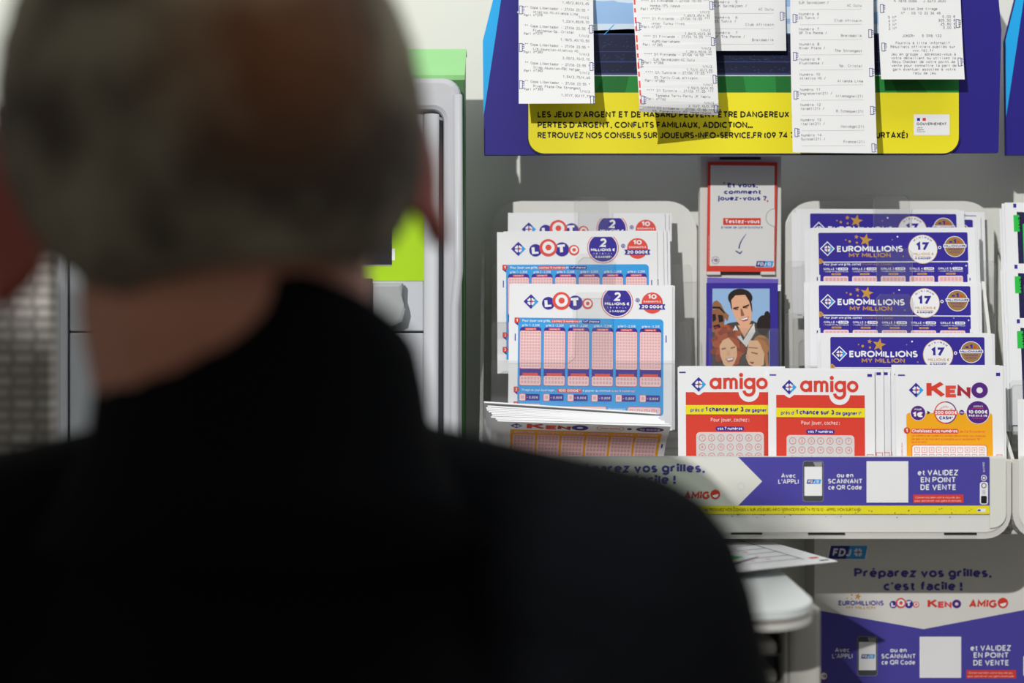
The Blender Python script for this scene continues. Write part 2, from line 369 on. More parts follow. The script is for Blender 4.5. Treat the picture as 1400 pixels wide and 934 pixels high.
def loto_logo(S, x, y, k, L=2):
    """x,y = centre of the big O; k = 1 at the size of the front slip"""
    for (dx, dy, r, c, ch) in ((-17.8, 3.5, 8.8, 'navy', 'L'), (0, 0, 12.3, 'coral', 'O'), (19.1, 2.3, 10, 'navy', 'T'), (35.8, 3.5, 7.4, 'coral', 'O')):
        cx, cy = x+dx*k, y+dy*k
        S.disc(cx, cy, r*k, c, L+(1 if ch == 'O' else 0.5))
        if ch == 'O': S.ring(cx+0.3*k, cy-0.3*k, r*k*0.7, r*k*0.34, 'white', L+2)
        else: S.text(ch, cx-r*k*0.55, cx+r*k*0.5, cy+r*k*0.62, 'white', L+2, 0.06, r*k*1.25, rot=-0.08)
def keno_logo(S, x0, x1, base, h, L=2, cols=('red','coral','crimson','purple')):
    w = x1-x0
    S.text('K', x0, x0+w*0.30, base, cols[0], L, 0.04, h); S.text('E', x0+w*0.31, x0+w*0.48, base, cols[1], L, 0.07, h*0.74)
    S.text('N', x0+w*0.5, x0+w*0.72, base, cols[2], L, 0.07, h*0.74)
    S.ring(x1-w*0.135, base-h*0.45, w*0.135, w*0.052, cols[3], L, sy=h*0.5/(w*0.135)*0.98)
def amigo_upper(S, x0, x1, base, h, L=2):
    w = x1-x0
    S.text('AMiG', x0, x0+w*0.72, base, 'red', L, 0.06, h*0.82, shear=0.1)
    cx, cy, r = x1-w*0.125, base-h*0.5, w*0.135
    S.disc(cx, cy, r, 'red', L+1); S.disc(cx, cy+r*0.05, r*0.62, 'white', L+2, 14, a0=-0.25, a1=PI-0.25)
def fdj_logo(S, x0, y0, x1, y1, L=2):
    w, h = x1-x0, y1-y0; k = h*0.2
    S.poly([(x0+k-0.06*w, y0-0.05*h), (x1+0.02*w, y0-0.05*h), (x1-k+0.05*w, y1+0.06*h), (x0-0.03*w, y1+0.06*h)], 'white', L-0.3)
    S.poly([(x0+k, y0), (x1, y0), (x1-k, y1), (x0, y1)], 'flagblue', L)
    S.poly([(x0+w*0.55, y0), (x1, y0), (x1-k, y1), (x0+w*0.45, y1)], 'blue', L+0.4)
    S.text('FDJ', x0+w*0.1, x0+w*0.56, y1-h*0.2, 'white', L+1, 0.05, h*0.6, shear=0.2)
    for sx, sy in ((-1,-1), (1,-1), (1,1), (-1,1)): petal(S, x0+w*0.76, y0+h*0.5, h*0.62, sx, sy, L+1)
    S.disc(x0+w*0.78, y0+h*0.48, h*0.08, 'red', L+2, 8)
def phone(S, x0, y0, x1, y1, L=2):
    w, h = x1-x0, y1-y0
    S.rect(x0-0.5, y0-0.5, x1+0.5, y1+0.5, 'grey', L, w*0.14); S.rect(x0, y0, x1, y1, 'darkgrey', L+0.5, w*0.13)
    S.poly([(x0+w*0.5, y0+h*0.02), (x1-w*0.06, y0+h*0.02), (x1-w*0.06, y0+h*0.13), (x0+w*0.6, y0+h*0.13)], 'grey', L+1)
    S.rect(x0+w*0.06, y0+h*0.135, x1-w*0.06, y0+h*0.86, 'white', L+1.3)
    fdj_logo(S, x0+w*0.17, y0+h*0.45, x1-w*0.1, y0+h*0.56, L+2)
def red_note(S, x0, y0, x1, y1, L=2):
    S.rect(x0, y0, x1, y1, 'red', L); h = y1-y0
    S.text('Conservez bien votre reçu de jeu', x0+3, x1-5, y0+h*0.45, 'lightpink', L+1, 0.01, h*0.24)
    S.text('pour percevoir vos gains éventuels', x0+2, x1-3, y0+h*0.85, 'lightpink', L+1, 0.01, h*0.24)

# ---------------------------------------------------------------- the setting
m_wall = mat('painted_wall', (226, 228, 220), 0.7, 0.02, 12, bump=0.05)
m_floor = mat('floor_tiles', (120, 116, 110), 0.5, 0.15, 6)
bm = bmesh.new(); box(bm, -1.6, 1.6, 0.0, 0.06, 0.0, 3.1); struct('wall_back', bm, m_wall)
bm = bmesh.new(); box(bm, -1.8, 1.8, -3.8, 0.06, -0.05, 0.0); struct('floor', bm, m_floor)
# unseen partition, added behind the photographer to keep the spotlight off customer and screen
bm = bmesh.new(); prism(bm, [(-1.12, 0.0), (-0.50, 0.0), (-0.50, ZC+0.70), (-0.735, ZC+0.70), (-0.735, ZC+0.80), (-1.12, ZC+0.80)], -1.93, -1.88); struct('shade_blocker', bm, m_wall)

# ---------------------------------------------------------------- kiosk on the left
g_body = mat('green_shell', (44, 100, 42), 0.5); g_top = mat('light_green_shell', (146, 206, 138), 0.4)
m_grey = mat('grey_moulding', (184, 185, 192), 0.4, 0.03); m_rail = mat('satin_rail', (190, 192, 198), 0.4, 0.02)
m_dark = mat('dark_gap', (34, 36, 38), 0.6); m_door = mat('grey_door', (192, 196, 204), 0.4, 0.03)
KX0, KX1, KY = -0.42, -0.0428, -0.140
kiosk = thing('vending_kiosk', 'tall green and grey kiosk standing just off the wall, beyond the man', 'kiosk', (-0.23, -0.05, 0))
YK = -0.10; YW = -0.082; zt0, zt1 = wz(67, YK), wz(103, KY)
bm = bmesh.new(); prism(bm, [(YW, 0.0), (KY, 0.0), (KY, zt1-0.004), (YK, zt0-0.004), (YW, zt0-0.004)], KX0, KX1, axis='x'); obj('shell', bm, g_body, kiosk)
bm = bmesh.new(); prism(bm, [(YW, zt0-0.004), (YK, zt0-0.004), (KY, zt1-0.004), (KY-0.001, zt1), (YK, zt0), (YW, zt0)], KX0-0.002, KX1+0.001, axis='x'); obj('sloping_top', bm, g_top, kiosk)
y1 = KY; y0 = KY-0.018
fx0, fx1, fz1 = KX0, wx(630.5, y0), zt1-0.005
fi0, fi1, fiz = fx0+0.03, wx(606, y0), wz(150, y0)
bm = bmesh.new(); Rr = 0.016; loops = []
for (g, yy) in ((0.0, y1), (0.0, y0+0.006), (0.0012, y0+0.0025), (0.005, y0)):
    loops.append([bm.verts.new((p[0], yy, p[1])) for p in rrect_pts(fx0+g, 0.02+g, fx1-g, fz1-g, (0.001, 0.001, Rr-g*0.6, Rr-g*0.6))])
for (g, yy) in ((0.004, y0), (0.001, y0+0.002), (0.0, y0+0.005), (0.0, y1)):
    loops.append([bm.verts.new((p[0], yy, p[1])) for p in rrect_pts(fi0-g, 0.06-g, fi1+g, fiz+g, (0.001, 0.001, 0.010+g*0.6, 0.010+g*0.6))])
for a, b_ in zip(loops, loops[1:] + loops[:1]):
    for k in range(len(a)): bm.faces.new((a[k], a[(k+1) % len(a)], b_[(k+1) % len(a)], b_[k]))
obj('front_frame', bm, m_grey, kiosk)
bm = bmesh.new(); tube(bm, [(wx(583, y0), y0+0.004, 0.07), (wx(590, y0), y0+0.002, fiz-0.004)], 0.0066, 16); obj('rail', bm, m_rail, kiosk, True)
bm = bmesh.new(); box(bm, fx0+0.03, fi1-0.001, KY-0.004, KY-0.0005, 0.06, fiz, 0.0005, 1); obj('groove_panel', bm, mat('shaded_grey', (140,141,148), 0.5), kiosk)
bm = bmesh.new()
tube(bm, [(wx(617, y0), y0-0.001, 0.07), (wx(622, y0), y0-0.001, wz(420, y0)), (wx(627, y0), y0-0.001, wz(370, y0)), (wx(626, y0), y0-0.001, wz(130, y0))], 0.004, 12)
obj('edge_bead', bm, m_rail, kiosk, True)
dx1 = wx(579, y0)
door = None
bm = bmesh.new(); box(bm, fi0+0.002, dx1, KY-0.013, KY-0.004, wz(454, y0)+0.0008, fiz-0.003, 0.001, 1); door = obj('door', bm, m_door, kiosk)
bm = bmesh.new(); box(bm, fi0+0.002, dx1, KY-0.013, KY-0.004, 0.062, wz(454, y0)-0.0008, 0.001, 1); obj('lower_door', bm, m_door, kiosk)
yd = KY-0.0132
S = Sheet((yd-CY)/FPX, 500, 384); S.base(380, 240, 581, 384, 'lime', 0.0003)
S.rect(380, 300, 536, 362, 'black', 1); S.rect(536, 340, 540, 356, 'white', 1.2); S.rect(380, 362, 536, 364, 'grey', 1.2)
o = S.build('label_sticker', (wx(500, yd), yd-0.0004, wz(384, yd)), parent=door)
bm = bmesh.new()
prism(bm, [(wx(552, yd), wz(388, yd)), (wx(549, yd), wz(420, yd)), (wx(556, yd), wz(424, yd)), (wx(552, yd), wz(440, yd)), (wx(540, yd), wz(446, yd)), (wx(480, yd), wz(446, yd)), (wx(480, yd), wz(388, yd))], yd-0.014, yd-0.0002, 0.003)
obj('handle', bm, mat('handle_grey', (158,160,164), 0.4), door)
bm = bmesh.new(); box(bm, wx(478, yd), wx(512, yd), yd-0.016, yd-0.0142, wz(450, yd), wz(382, yd), 0.0004, 1); obj('lock_plate', bm, m_dark, door)

# blurred patterned panel at the left edge, standing on the floor
ym = -0.47
scr = thing('patterned_screen', 'grey checked screen standing on the floor at the far left edge', 'screen', (-0.5, ym, 0))
m_chk = bpy.data.materials.new('grey_check'); m_chk.use_nodes = True; nt = m_chk.node_tree; b = nt.nodes['Principled BSDF']; b.inputs['Roughness'].default_value = 0.7
tc = nt.nodes.new('ShaderNodeTexCoord'); mp = nt.nodes.new('ShaderNodeMapping'); mp.inputs['Rotation'].default_value = (PI/2, 0, 0)
bk = nt.nodes.new('ShaderNodeTexBrick'); bk.inputs['Scale'].default_value = 34; bk.inputs['Mortar Size'].default_value = 0.07; bk.inputs['Mortar Smooth'].default_value = 0.6
bk.inputs['Color1'].default_value = lin((176,172,166)); bk.inputs['Color2'].default_value = lin((146,138,132)); bk.inputs['Mortar'].default_value = lin((112,108,104)); bk.offset = 0.12
nt.links.new(tc.outputs['Object'], mp.inputs[0]); nt.links.new(mp.outputs[0], bk.inputs['Vector']); nt.links.new(bk.outputs['Color'], b.inputs['Base Color'])
bm = bmesh.new(); prism(bm, rrect_pts(-0.72, 0.05, -0.30, wz(285, ym), 0.01), ym-0.008, ym+0.008); obj('panel', bm, m_chk, scr)
for fx in (-0.66, -0.36):
    bm = bmesh.new(); box(bm, fx-0.02, fx+0.02, ym-0.12, ym+0.12, 0.0, 0.05, 0.006); obj('foot', bm, m_dark, scr)

# ---------------------------------------------------------------- the poster signs with receipts
YS = -0.105; ss = (YS-CY)/FPX
def sign(name, dx, YS, label):
    ss = (YS-CY)/FPX
    t = thing(name, label, 'sign', wp(1013+dx, 211, YS), 'poster signs above the racks')
    S = Sheet(ss, 1013, 211)
    P = [(662, 212), (660, 56), (684, -40), (700, -100), (1330, -100), (1362, -40), (1369, 40), (1365, 208.5)]
    S.base_poly(P, 'signnavy', 0.006)
    S.poly([(661, 160), (660, 56), (684, -40), (700, -100), (708, -100), (686.5, -10)], 'cyan', 1)
    S.build('sign_panel', wp(1013+dx, 211, YS), parent=t)
    for px in (760, 1260):
        bm = bmesh.new(); box(bm, wx(px+dx, YS)-0.02, wx(px+dx, YS)+0.02, YS+0.0062, -0.0005, wz(60, YS), wz(20, YS), 0.002, 1)
        obj('wall_bracket', bm, m_dark, t)
    return t
sg = sign('poster_sign', 0, YS, 'navy sign with pale blue left edge carrying the yellow warning poster')
sg2 = sign('poster_sign', 714.5, -0.074, 'navy sign cut by the right frame edge, beside the receipt sign')
S = Sheet(ss, 1013, 211); yp = YS-0.0025
S.base_poly([(721,-95), (1312.5,-95)] + [(x, -y) for x, y in rrect_pts(721, -212, 1312.5, -100, (24, 24, 0, 0), 8)[0:18]], 'darknavy', 0.002)
def clipbase(): pass
S.rect(723, -95, 1310, 33, 'skyblue', 1)
S.poly([(723, 33), (1310, 33), (1310, 45), (1100, 48), (860, 40), (723, 46)], 'palesky', 2)
for i in range(40):
    x = 723+random.random()*560; y = -40+random.random()*60; S.disc(x, y, 16+random.random()*24, 'palesky', 1.2+i*0.01, 12, ry=5+random.random()*6)
S.rect(723, 46, 1310, 103, 'stand', 3)
for (y, h) in ((46, 2.4), (70.5, 1.0), (84, 1.6), (100, 3)): S.rect(723, y, 1310, y+h, 'stand2', 3.5)
for i in range(700):
    x = 724+random.random()*583; y = random.choice((52, 60, 75, 79, 90, 95))+random.random()*7
    S.rect(x, y, x+0.8+random.random()*2.4, y+0.9, 'stand2', 3.7)
for i in range(7): S.line(840+i*60, 34, 826+i*66, 48, 1.0, 'blue', 3.6)
S.rect(723, 103, 1310, 128, 'pitch', 4); S.rect(723, 103, 1310, 104.4, 'lightgrey', 4.5)
for i in range(7):
    x = 748+i*78; S.poly([(x, 104.5), (x+34, 104.5), (x+34+(x-1010)*0.06+6, 128), (x+(x-1010)*0.06-2, 128)], 'pitch2', 4.3)
S.poly([(x, -y) for x, y in rrect_pts(723, -210, 1310, -127, (22, 22, 0, 0), 8)], 'yellow', 5)
B = 0.042
S.text("LES JEUX D'ARGENT ET DE HASARD PEUVENT ÊTRE DANGEREUX :", 735.5, 1084, 161, 'black', 6, B, 8.6)
S.text("PERTES D'ARGENT, CONFLITS FAMILIAUX, ADDICTION...", 735.5, 1029, 175.3, 'black', 6, B, 8.6)
S.text("RETROUVEZ NOS CONSEILS SUR JOUEURS-INFO-SERVICE.FR (09 74 75 13 13 - APPEL NON SURTAXÉ)", 735.5, 1240.5, 189.4, 'black', 6, B, 8.6)
S.rect(1248.5, 156.7, 1297.4, 185, 'white', 6); S.rect(1253, 161.5, 1257, 165.5, 'flagblue', 7); S.rect(1260.5, 161.5, 1265, 165.5, 'red', 7)
S.text('GOUVERNEMENT', 1252.5, 1293, 171.4, 'black', 7, 0.02, 3.6)
for i, w in enumerate(('Liberté', 'Égalité', 'Fraternité')): S.text(w, 1253, 1260+i*2, 175.6+i*2.8, 'darkgrey', 7, 0, 1.9)
S.build('poster', wp(1013, 211, yp), parent=sg)

# receipts taped over the poster
def sidemark(S, x, y):
    S.frame(x-2.3, y-6, x+2.3, y+6, 0.7, 'receiptblue', 2)
    S.text('FDJ', x+1.6, x+11.6, y-5, 'receiptblue', 2, 0.01, 3.0, rot=PI/2)
def receipt_root(S, name, px, py, yy, label, rot=(0,0,0)):
    o = S.build(name, wp(px, py, yy), rot); return tag(o, label, 'receipt', 'receipts taped on the sign')
def curl(depth, h, twist=0.0):
    # bottom of the paper swings away from the sign by depth over height h (local z is negative downwards)
    def f(x, y, z):
        t = min(1.0, max(0.0, -z/h)); out = depth*t**1.6
        return (x, y-out-twist*x*t, z)
    return f
def odds(S, x0, x1, y, head, team, num, odd, sl=0.0, k=1.0):
    w = x1-x0
    S.mono(head, x0, x1, y, 'receiptink', 2, 3.6*k, slope=sl); S.mono(team, x0+w*0.13, x0+w*0.13+w*0.029*len(team), y+6.8*k, 'receiptink', 2, 3.6*k, slope=sl)
    S.mono('Pari n°'+num, x0-1, x0+w*0.28, y+11.5*k, 'receiptink', 2, 3.6*k); S.mono('1/N/2', x1-15, x1-0.5, y+14.5*k, 'receiptink', 2, 3.4*k, slope=sl)
    S.mono(odd, x1-len(odd)*2.65, x1, y+20*k, 'receiptink', 2, 3.6*k, slope=sl)
yR = -0.112
TOP = -60
rows1 = [('Honka-Ilves', '377', '1,45/3,80/3,65'), ('Atletico MG-Alianza Lima', '378', '1,23/4,80/8,70'), ('Fluminense-Sp. Cristal', '379', '1,18/5,40/10,50'),
         ('Lib.Asuncion-Atletico MG', '380', '3,00/3,10/2,10'), ('Olimp.Asuncion-FBC Melgar', '382', '1,54/3,75/4,65'), ('River Plate-The Strongest', '383', '1,07/7,30/17,70')]
S = Sheet((yR-CY)/FPX, 760, TOP, curl(0.03, 0.14, 0.02), 20); S.base(709, TOP, 810.5, 149, 'receipt', 0.0003)
for i, (a, n, o_) in enumerate(rows1): odds(S, 717, 805, -13.3+26.4*i, '** Copa Libertador - 27/06 23:55 *', a, n, o_, 0.06)
for y in (15.5, 69, 122): sidemark(S, 712, y)
for y in (45, 98.5, 146): sidemark(S, 807, y-2)
receipt_root(S, 'receipt', 760, TOP, yR, 'long betting receipt at the left end of the navy sign')
yR2 = -0.128
rows2 = [('Honka-VPS Vaasa', '274', '1,65/3,45/4,30', 'D1 Finlande'), ('Inter Turku-Ilves', '277', '1,84/3,40/3,30', 'D1 Finlande'), ('KuPS-Mariehamn', '285', '1,28/4,50/6,30', 'D1 Finlande'),
         ('SJK Seinäjoen-AC Oulu', '288', '1,72/3,40/3,80', 'D1 Finlande'), ('ES Tunis-Club africain', '286', '1,53/3,00/4,90', 'D1 Tunisie'), ('Tammeka Tartu-Parnu JK Vapru', '760', '2,10/3,10/2,70', 'D1 Estonie')]
def curl2(x, y, z):
    t = min(1.0, max(0.0, -z/0.155)); r = 0.02
    out = 0.034*t**1.3 + 0.03*t*(x/0.04)*-0.35
    if t > 0.86:
        q = (t-0.86)/0.14; out -= 0.016*q*q; z = z+0.006*q*q
    return (x*(1-0.03*t)+0.004*t, y-out, z)
S = Sheet((yR2-CY)/FPX, 918, TOP, curl2, 24); S.base(862, TOP, 974, 165, 'receipt', 0.0003, 'reverse')
S.rect(862, TOP, 866.5, 160, 'reverse', 1)
for y in range(-50, 155, 13): S.rect(863, y, 865.4, y+6+(y % 5), 'coral', 2)
for i, (a, n, o_, l) in enumerate(rows2): odds(S, 873, 968, 6+25.6*i, '**** %s - 27/06 1%d:55 ***' % (l, 6 if i < 4 else 7), a, n, o_, -0.02)
S.mono('**** D1 Lituanie - 27/06 17:55 ***', 873, 968, 159, 'receiptink', 2, 3.6); S.mono('FK Panevezys-FC Hegelmann', 880, 964, 164, 'receiptink', 2, 3.6)
for y in (41, 94, 146): sidemark(S, 867, y)
for y in (9, 60, 113, 155): sidemark(S, 970, y)
receipt_root(S, 'receipt', 918, TOP, yR2, 'betting receipt with a curled lower end, second from left on the navy sign')
S = Sheet((-0.1105-CY)/FPX, 1024, TOP, curl(0.006, 0.1), 12); S.base(972, TOP, 1073.5, 71, 'receipt', 0.0003)
for i, (n, a, b_) in enumerate((('5', 'SJK Seinäjoen /', 'AC Oulu'), ('6', 'ES Tunis /', 'Club Africain'), ('7', 'SP Tre Penne /', 'Breidablik'))):
    y = 5+21.3*i; S.mono('Numéro  '+n, 976, 1008, y, 'receiptink', 2, 3.6); S.mono(a, 976, 976+len(a)*3, y+5.4, 'receiptink', 2, 3.6)
    S.mono(b_, 1057-len(b_)*3, 1057, y+10, 'receiptink', 2, 3.6); S.mono('-'*30, 976, 1057, y+15.5, 'receiptink', 2, 3.6)
sidemark(S, 1068, 23)
receipt_root(S, 'receipt', 1024, TOP, -0.1105, 'short flat receipt half hidden behind the curled receipt')
S = Sheet((-0.122-CY)/FPX, 1138, TOP, curl(0.022, 0.18), 20); S.base(1080.5, TOP, 1194, 213.5, 'receipt', 0.0003)
L4 = [('5', 'SJK Seinäjoen /', 'AC Oulu'), ('6', 'ES Tunis /', 'Club Africain'), ('7', 'SP Tre Penne /', 'Breidablik'), ('8', 'River Plate /', 'The Strongest'), ('9', 'Fluminense /', 'Sp. Cristal'),
      ('10', 'Atletico MG /', 'Alianza Lima'), ('11', 'Angleterre(21) /', 'Allemagne(21)'), ('12', 'Israël(21) /', 'R.Tchèque(21)'), ('13', 'Italie(21) /', 'Norvège(21)'), ('14', 'Suisse(21) /', 'France(21)')]
for i, (n, a, b_) in enumerate(L4):
    y = 1.5+21.1*i; S.mono('Numéro '+n, 1092, 1120, y, 'receiptink', 2, 3.6, slope=-0.02); S.mono(a, 1092, 1092+len(a)*2.75, y+5.4, 'receiptink', 2, 3.6, slope=-0.02)
    S.mono(b_, 1178-len(b_)*2.9, 1178, y+8.2, 'receiptink', 2, 3.6); S.mono('-'*32, 1093, 1178, y+14.6, 'receiptink', 2, 3.4, slope=-0.02)
for y in (27, 80, 134, 186): sidemark(S, 1086, y)
for y in (47, 101, 154, 206): sidemark(S, 1189, y)
receipt_root(S, 'receipt', 1138, TOP, -0.122, 'longest receipt, hanging below the bottom edge of the sign', rot=(0, 0.012, 0))
S = Sheet((-0.112-CY)/FPX, 1255, TOP, curl(0.02, 0.14), 16); S.base(1199, TOP, 1312, 112.5, 'receipt', 0.0003)
S.mono('* 7813 1622 0020 | 1 6273 2625', 1220, 1292, -4, 'receiptink', 2, 3.6); S.mono('K 7818 0086 | J 6273 3620', 1221, 1292, 4, 'receiptink', 2, 3.6)
S.mono('Option 2nd tirage', 1232, 1280, 15, 'receiptink', 2, 3.6); S.mono('N° : 03 12 22 36 48', 1230, 1284, 21, 'receiptink', 2, 3.6)
for i, (a, b_) in enumerate((('5 N°', '0,00 €'), ('4 N°', '305,50 €'), ('3 N°', '25,80 €'), ('2 N°', '3,00 €'))):
    S.mono(a, 1212, 1224, 27+5.2*i, 'receiptink', 2, 3.6); S.mono(b_, 1304-len(b_)*3, 1304, 26+5.2*i, 'receiptink', 2, 3.6)
S.mono('JOKER+   5 098 122', 1230, 1284, 53, 'receiptink', 2, 3.6)
for i, l in enumerate(('Fournis à titre informatif', 'Résultats officiels publiés sur', 'www.fdj.fr', 'Jeu en groupe : adressez-vous à', 'votre détaillant ou utilisez le', 'Reçu Checker de votre point de', 'vente pour connaître la part de', 'gain éventuel associée à votre', 'reçu de jeu')):
    w = len(l)*2.85; S.mono(l, 1258-w/2, 1258+w/2, 63+5.3*i, 'receiptink', 2, 3.6)
for y in (13, 67): sidemark(S, 1204, y)
for y in (34, 88): sidemark(S, 1306.5, y)
receipt_root(S, 'receipt', 1255, TOP, -0.112, 'receipt at the right end of the sign ending above the yellow band')

# ---------------------------------------------------------------- racks
m_white = mat('white_plastic', (222, 222, 218), 0.35, 0.03, 30); m_rim = mat('worn_white_plastic', (208, 207, 202), 0.4, 0.06, 60)
m_clear = clear_mat('clear_acrylic', 0.97, 0.035, 0.02); m_tab = clear_mat('clear_tab_acrylic', 0.95, 0.05, 0.04); m_edge = clear_mat('acrylic_edge', 0.75, 0.1, 0.35)
m_worn = clear_mat('worn_acrylic', 0.8, 0.04, 0.22)
YB = -0.03; YT = -0.185
rack = thing('slip_rack', 'white counter rack with a navy front label full of lottery slips', 'rack', wp(1013, 738, YB))
def back_plate(x0, x1, ytop, parent, r=0.028):
    bm = bmesh.new(); prism(bm, rrect_pts(wx(x0, YB), wz(722, YB), wx(x1, YB), wz(ytop, YB), (0, 0, r, r)), YB, YB+0.003, 0.0006); return obj('back_plate', bm, m_white, parent)
back_plate(672, 953, 275, rack); back_plate(1073, 1359, 275, rack)
def pocket(y, x0, x1, ptop, tx0, tx1, ttop, floor_z, depth, parent):
    bm = bmesh.new(); t = 0.0014
    P = [(wx(x0,y), floor_z), (wx(x1,y), floor_z), (wx(x1,y), wz(ptop+4,y)), (wx(x1,y)-0.003, wz(ptop,y)), (wx(tx1,y)+0.006, wz(ptop,y)), (wx(tx1,y), wz(ptop-8,y)), (wx(tx1,y), wz(ttop+6,y)), (wx(tx1,y)-0.004, wz(ttop,y)),
         (wx(tx0,y)+0.004, wz(ttop,y)), (wx(tx0,y), wz(ttop+6,y)), (wx(tx0,y), wz(ptop-8,y)), (wx(tx0,y)-0.006, wz(ptop,y)), (wx(x0,y)+0.003, wz(ptop,y)), (wx(x0,y), wz(ptop+4,y))]
    prism(bm, P, y-t, y)
    for f in bm.faces:
        if abs(f.normal.y) < 0.5: f.material_index = 1
    bm.normal_update()
    for f in bm.faces: f.material_index = 0 if len(f.verts) > 4 else 1
    box(bm, wx(x0,y), wx(x1,y), y-t, y+depth, floor_z-0.0015, floor_z)
    return obj('clear_pocket', bm, [m_clear, m_edge], parent)
ZF = wz(615, -0.12)
# left column tiers (behind each other), right column tiers
pocket(-0.066, 672, 946, 362, 785, 832, 269, ZF+0.014, 0.03, rack)
pocket(-0.087, 672, 944, 440, 787, 838, 347, ZF+0.007, 0.017, rack)
pocket(-0.113, 671, 944, 493, 783, 834, 400, ZF, 0.022, rack)
pocket(-0.064, 1073, 1361, 357, 1194, 1243, 268, ZF+0.014, 0.03, rack)
pocket(-0.088, 1073, 1361, 428, 1198, 1247, 340, ZF+0.009, 0.02, rack)
pocket(-0.108, 1074, 1362, 500, 1198, 1247, 402, ZF+0.004, 0.016, rack)
bm = bmesh.new(); prism(bm, [(YB, wz(722,YB)), (YT+0.022, wz(722,YT)), (YT+0.022, wz(640,YT)), (-0.12, wz(560,-0.12)), (-0.06, wz(360,-0.06)), (YB, wz(330,YB))], wx(656,-0.12), wx(656,-0.12)+0.003, axis='x'); obj('side_panel', bm, m_worn, rack)
def front_tray(xl, xr, parent, rl, rr):
    """front plate, rim and floor of the lower tray"""
    Z0, Z1 = wz(728, YT), wz(624, YT)
    bm = bmesh.new(); prism(bm, rrect_pts(wx(xl, YT), Z0, wx(xr, YT), Z1, (rl, rr, 0.004, 0.004)), YT, YT+0.003, 0.0007); obj('front_panel', bm, m_white, parent)
    Zr = wz(737, YT)
    bm = bmesh.new(); o_ = rrect_pts(wx(xl-8, YT), Zr, wx(xr+7, YT), wz(640, YT)+0.006, (rl*1.3, rr*1.3, 0.002, 0.002)); i_ = rrect_pts(wx(xl+0.5, YT), Z0+0.0012, wx(xr-0.5, YT), wz(640, YT)+0.0055, (rl, rr, 0.001, 0.001))
    frame_prism(bm, o_, i_, YT+0.001, YT+0.02)
    obj('rim', bm, m_rim, parent)
    bm = bmesh.new(); box(bm, wx(xl, YT), wx(xr, YT), YT+0.0205, YB, Zr+0.001, Zr+0.005, 0.001, 1); obj('tray_floor', bm, m_rim, parent)
front_tray(664, 1376, rack, 0.004, 0.017)
for a, b_ in ((1105, 1155), (1291, 1335), (1000, 1042)):
    bm = bmesh.new(); box(bm, wx(a, YT), wx(b_, YT), YT-0.0006, YT+0.001, wz(731, YT), wz(728.6, YT)); obj('rim_slot', bm, m_dark, rack)
# printed label strip
yl = YT-0.0008; S = Sheet((yl-CY)/FPX, 1013, 664)
S.base(664, 625, 1352.7, 703.5, 'stripnavy', 0.0005)
S.poly([(664, 625), (1009, 625), (1042, 658.2), (1009, 691.5), (664, 691.5)], 'panelgrey', 1); S.rect(664, 691.5, 1352.7, 703, 'yellow', 1)
def two_lines(S, cx, b1, b2, k):
    S.text('Préparez vos grilles,', cx-94*k, cx+94*k, b1, 'stripnavy', 2, 0.045, 12.4*k); S.text("c'est facile !", cx-54*k, cx+54*k, b2, 'stripnavy', 2, 0.045, 12.4*k)
two_lines(S, 870, 646, 661.5, 1.0)
amigo_upper(S, 935, 984, 682.6, 13); keno_logo(S, 882, 926, 682.6, 12); loto_logo(S, 838, 674, 0.62)
S.text('EUROMILLIONS', 755, 815, 680, 'navy', 2, 0.04, 6.6)
S.ring(1013, 665, 5, 4.3, 'lightgrey', 2)
def buy_block(S, cx_avec, b1, b2, ph, cx_ou, b3, qr, cx_val, b4, note):
    S.text('Avec', cx_avec-10, cx_avec+9.6, b1, 'white', 2, 0.015, 6.2); S.text("L'APPLI", cx_avec-14, cx_avec+13.8, b2, 'white', 2, 0.015, 6.4)
    phone(S, *ph)
    S.text('ou en', cx_ou-11.2, cx_ou+11.2, b3[0], 'white', 2, 0.03, 6.4); S.text('SCANNANT', cx_ou-23.2, cx_ou+23.2, b3[1], 'white', 2, 0.03, 6.4); S.text('ce QR Code', cx_ou-23, cx_ou+23, b3[2], 'white', 2, 0.025, 6.4)
    S.rect(*qr, 'white', 2)
    S.text('et VALIDEZ', cx_val-27.8, cx_val+27.8, b4[0], 'white', 2, 0.03, 7.6); S.text('EN POINT', cx_val-23.6, cx_val+23.6, b4[1], 'white', 2, 0.03, 7.6); S.text('DE VENTE', cx_val-24, cx_val+24, b4[2], 'white', 2, 0.03, 7.6)
    red_note(S, *note)
buy_block(S, 1078, 653.4, 661.6, (1098, 630.8, 1125.4, 685.6), 1155.2, (652.9, 661.2, 669.5), (1184.6, 630.7, 1241.7, 687.2), 1282.4, (650, 659.8, 670), (1248.4, 676.3, 1317, 687.8))
S.rect(1339.5, 659, 1350.6, 690, 'white', 2, 3.5); S.rect(1341, 678, 1349, 688.5, 'black', 3, 1.5); S.ring(1345, 664, 3.6, 2.6, 'black', 3); S.rect(1342.5, 669.5, 1347.5, 676, 'lightgrey', 3)
S.ring(1345, 653.5, 4, 3, 'white', 2); S.disc(1345, 653.5, 1.6, 'white', 2); S.text('2606-27 FR', 1343.5, 1357, 632, 'white', 2, 0.01, 2.6, rot=PI/2)
S.text("LES JEUX D'ARGENT ET DE HASARD PEUVENT ÊTRE DANGEREUX : PERTES D'ARGENT, CONFLITS FAMILIAUX, ADDICTION...", 700, 960, 698.8, 'black', 2, 0, 3.9)
S.text('RETROUVEZ NOS CONSEILS SUR JOUEURS-INFO-SERVICE.FR (09 74 75 13 13 - APPEL NON SURTAXÉ)', 963.8, 1177, 698.8, 'black', 2, 0, 3.9)
S.rect(1336, 695.5, 1347.5, 700, 'white', 2); S.rect(1336.5, 696.5, 1340.5, 699, 'flagblue', 3)
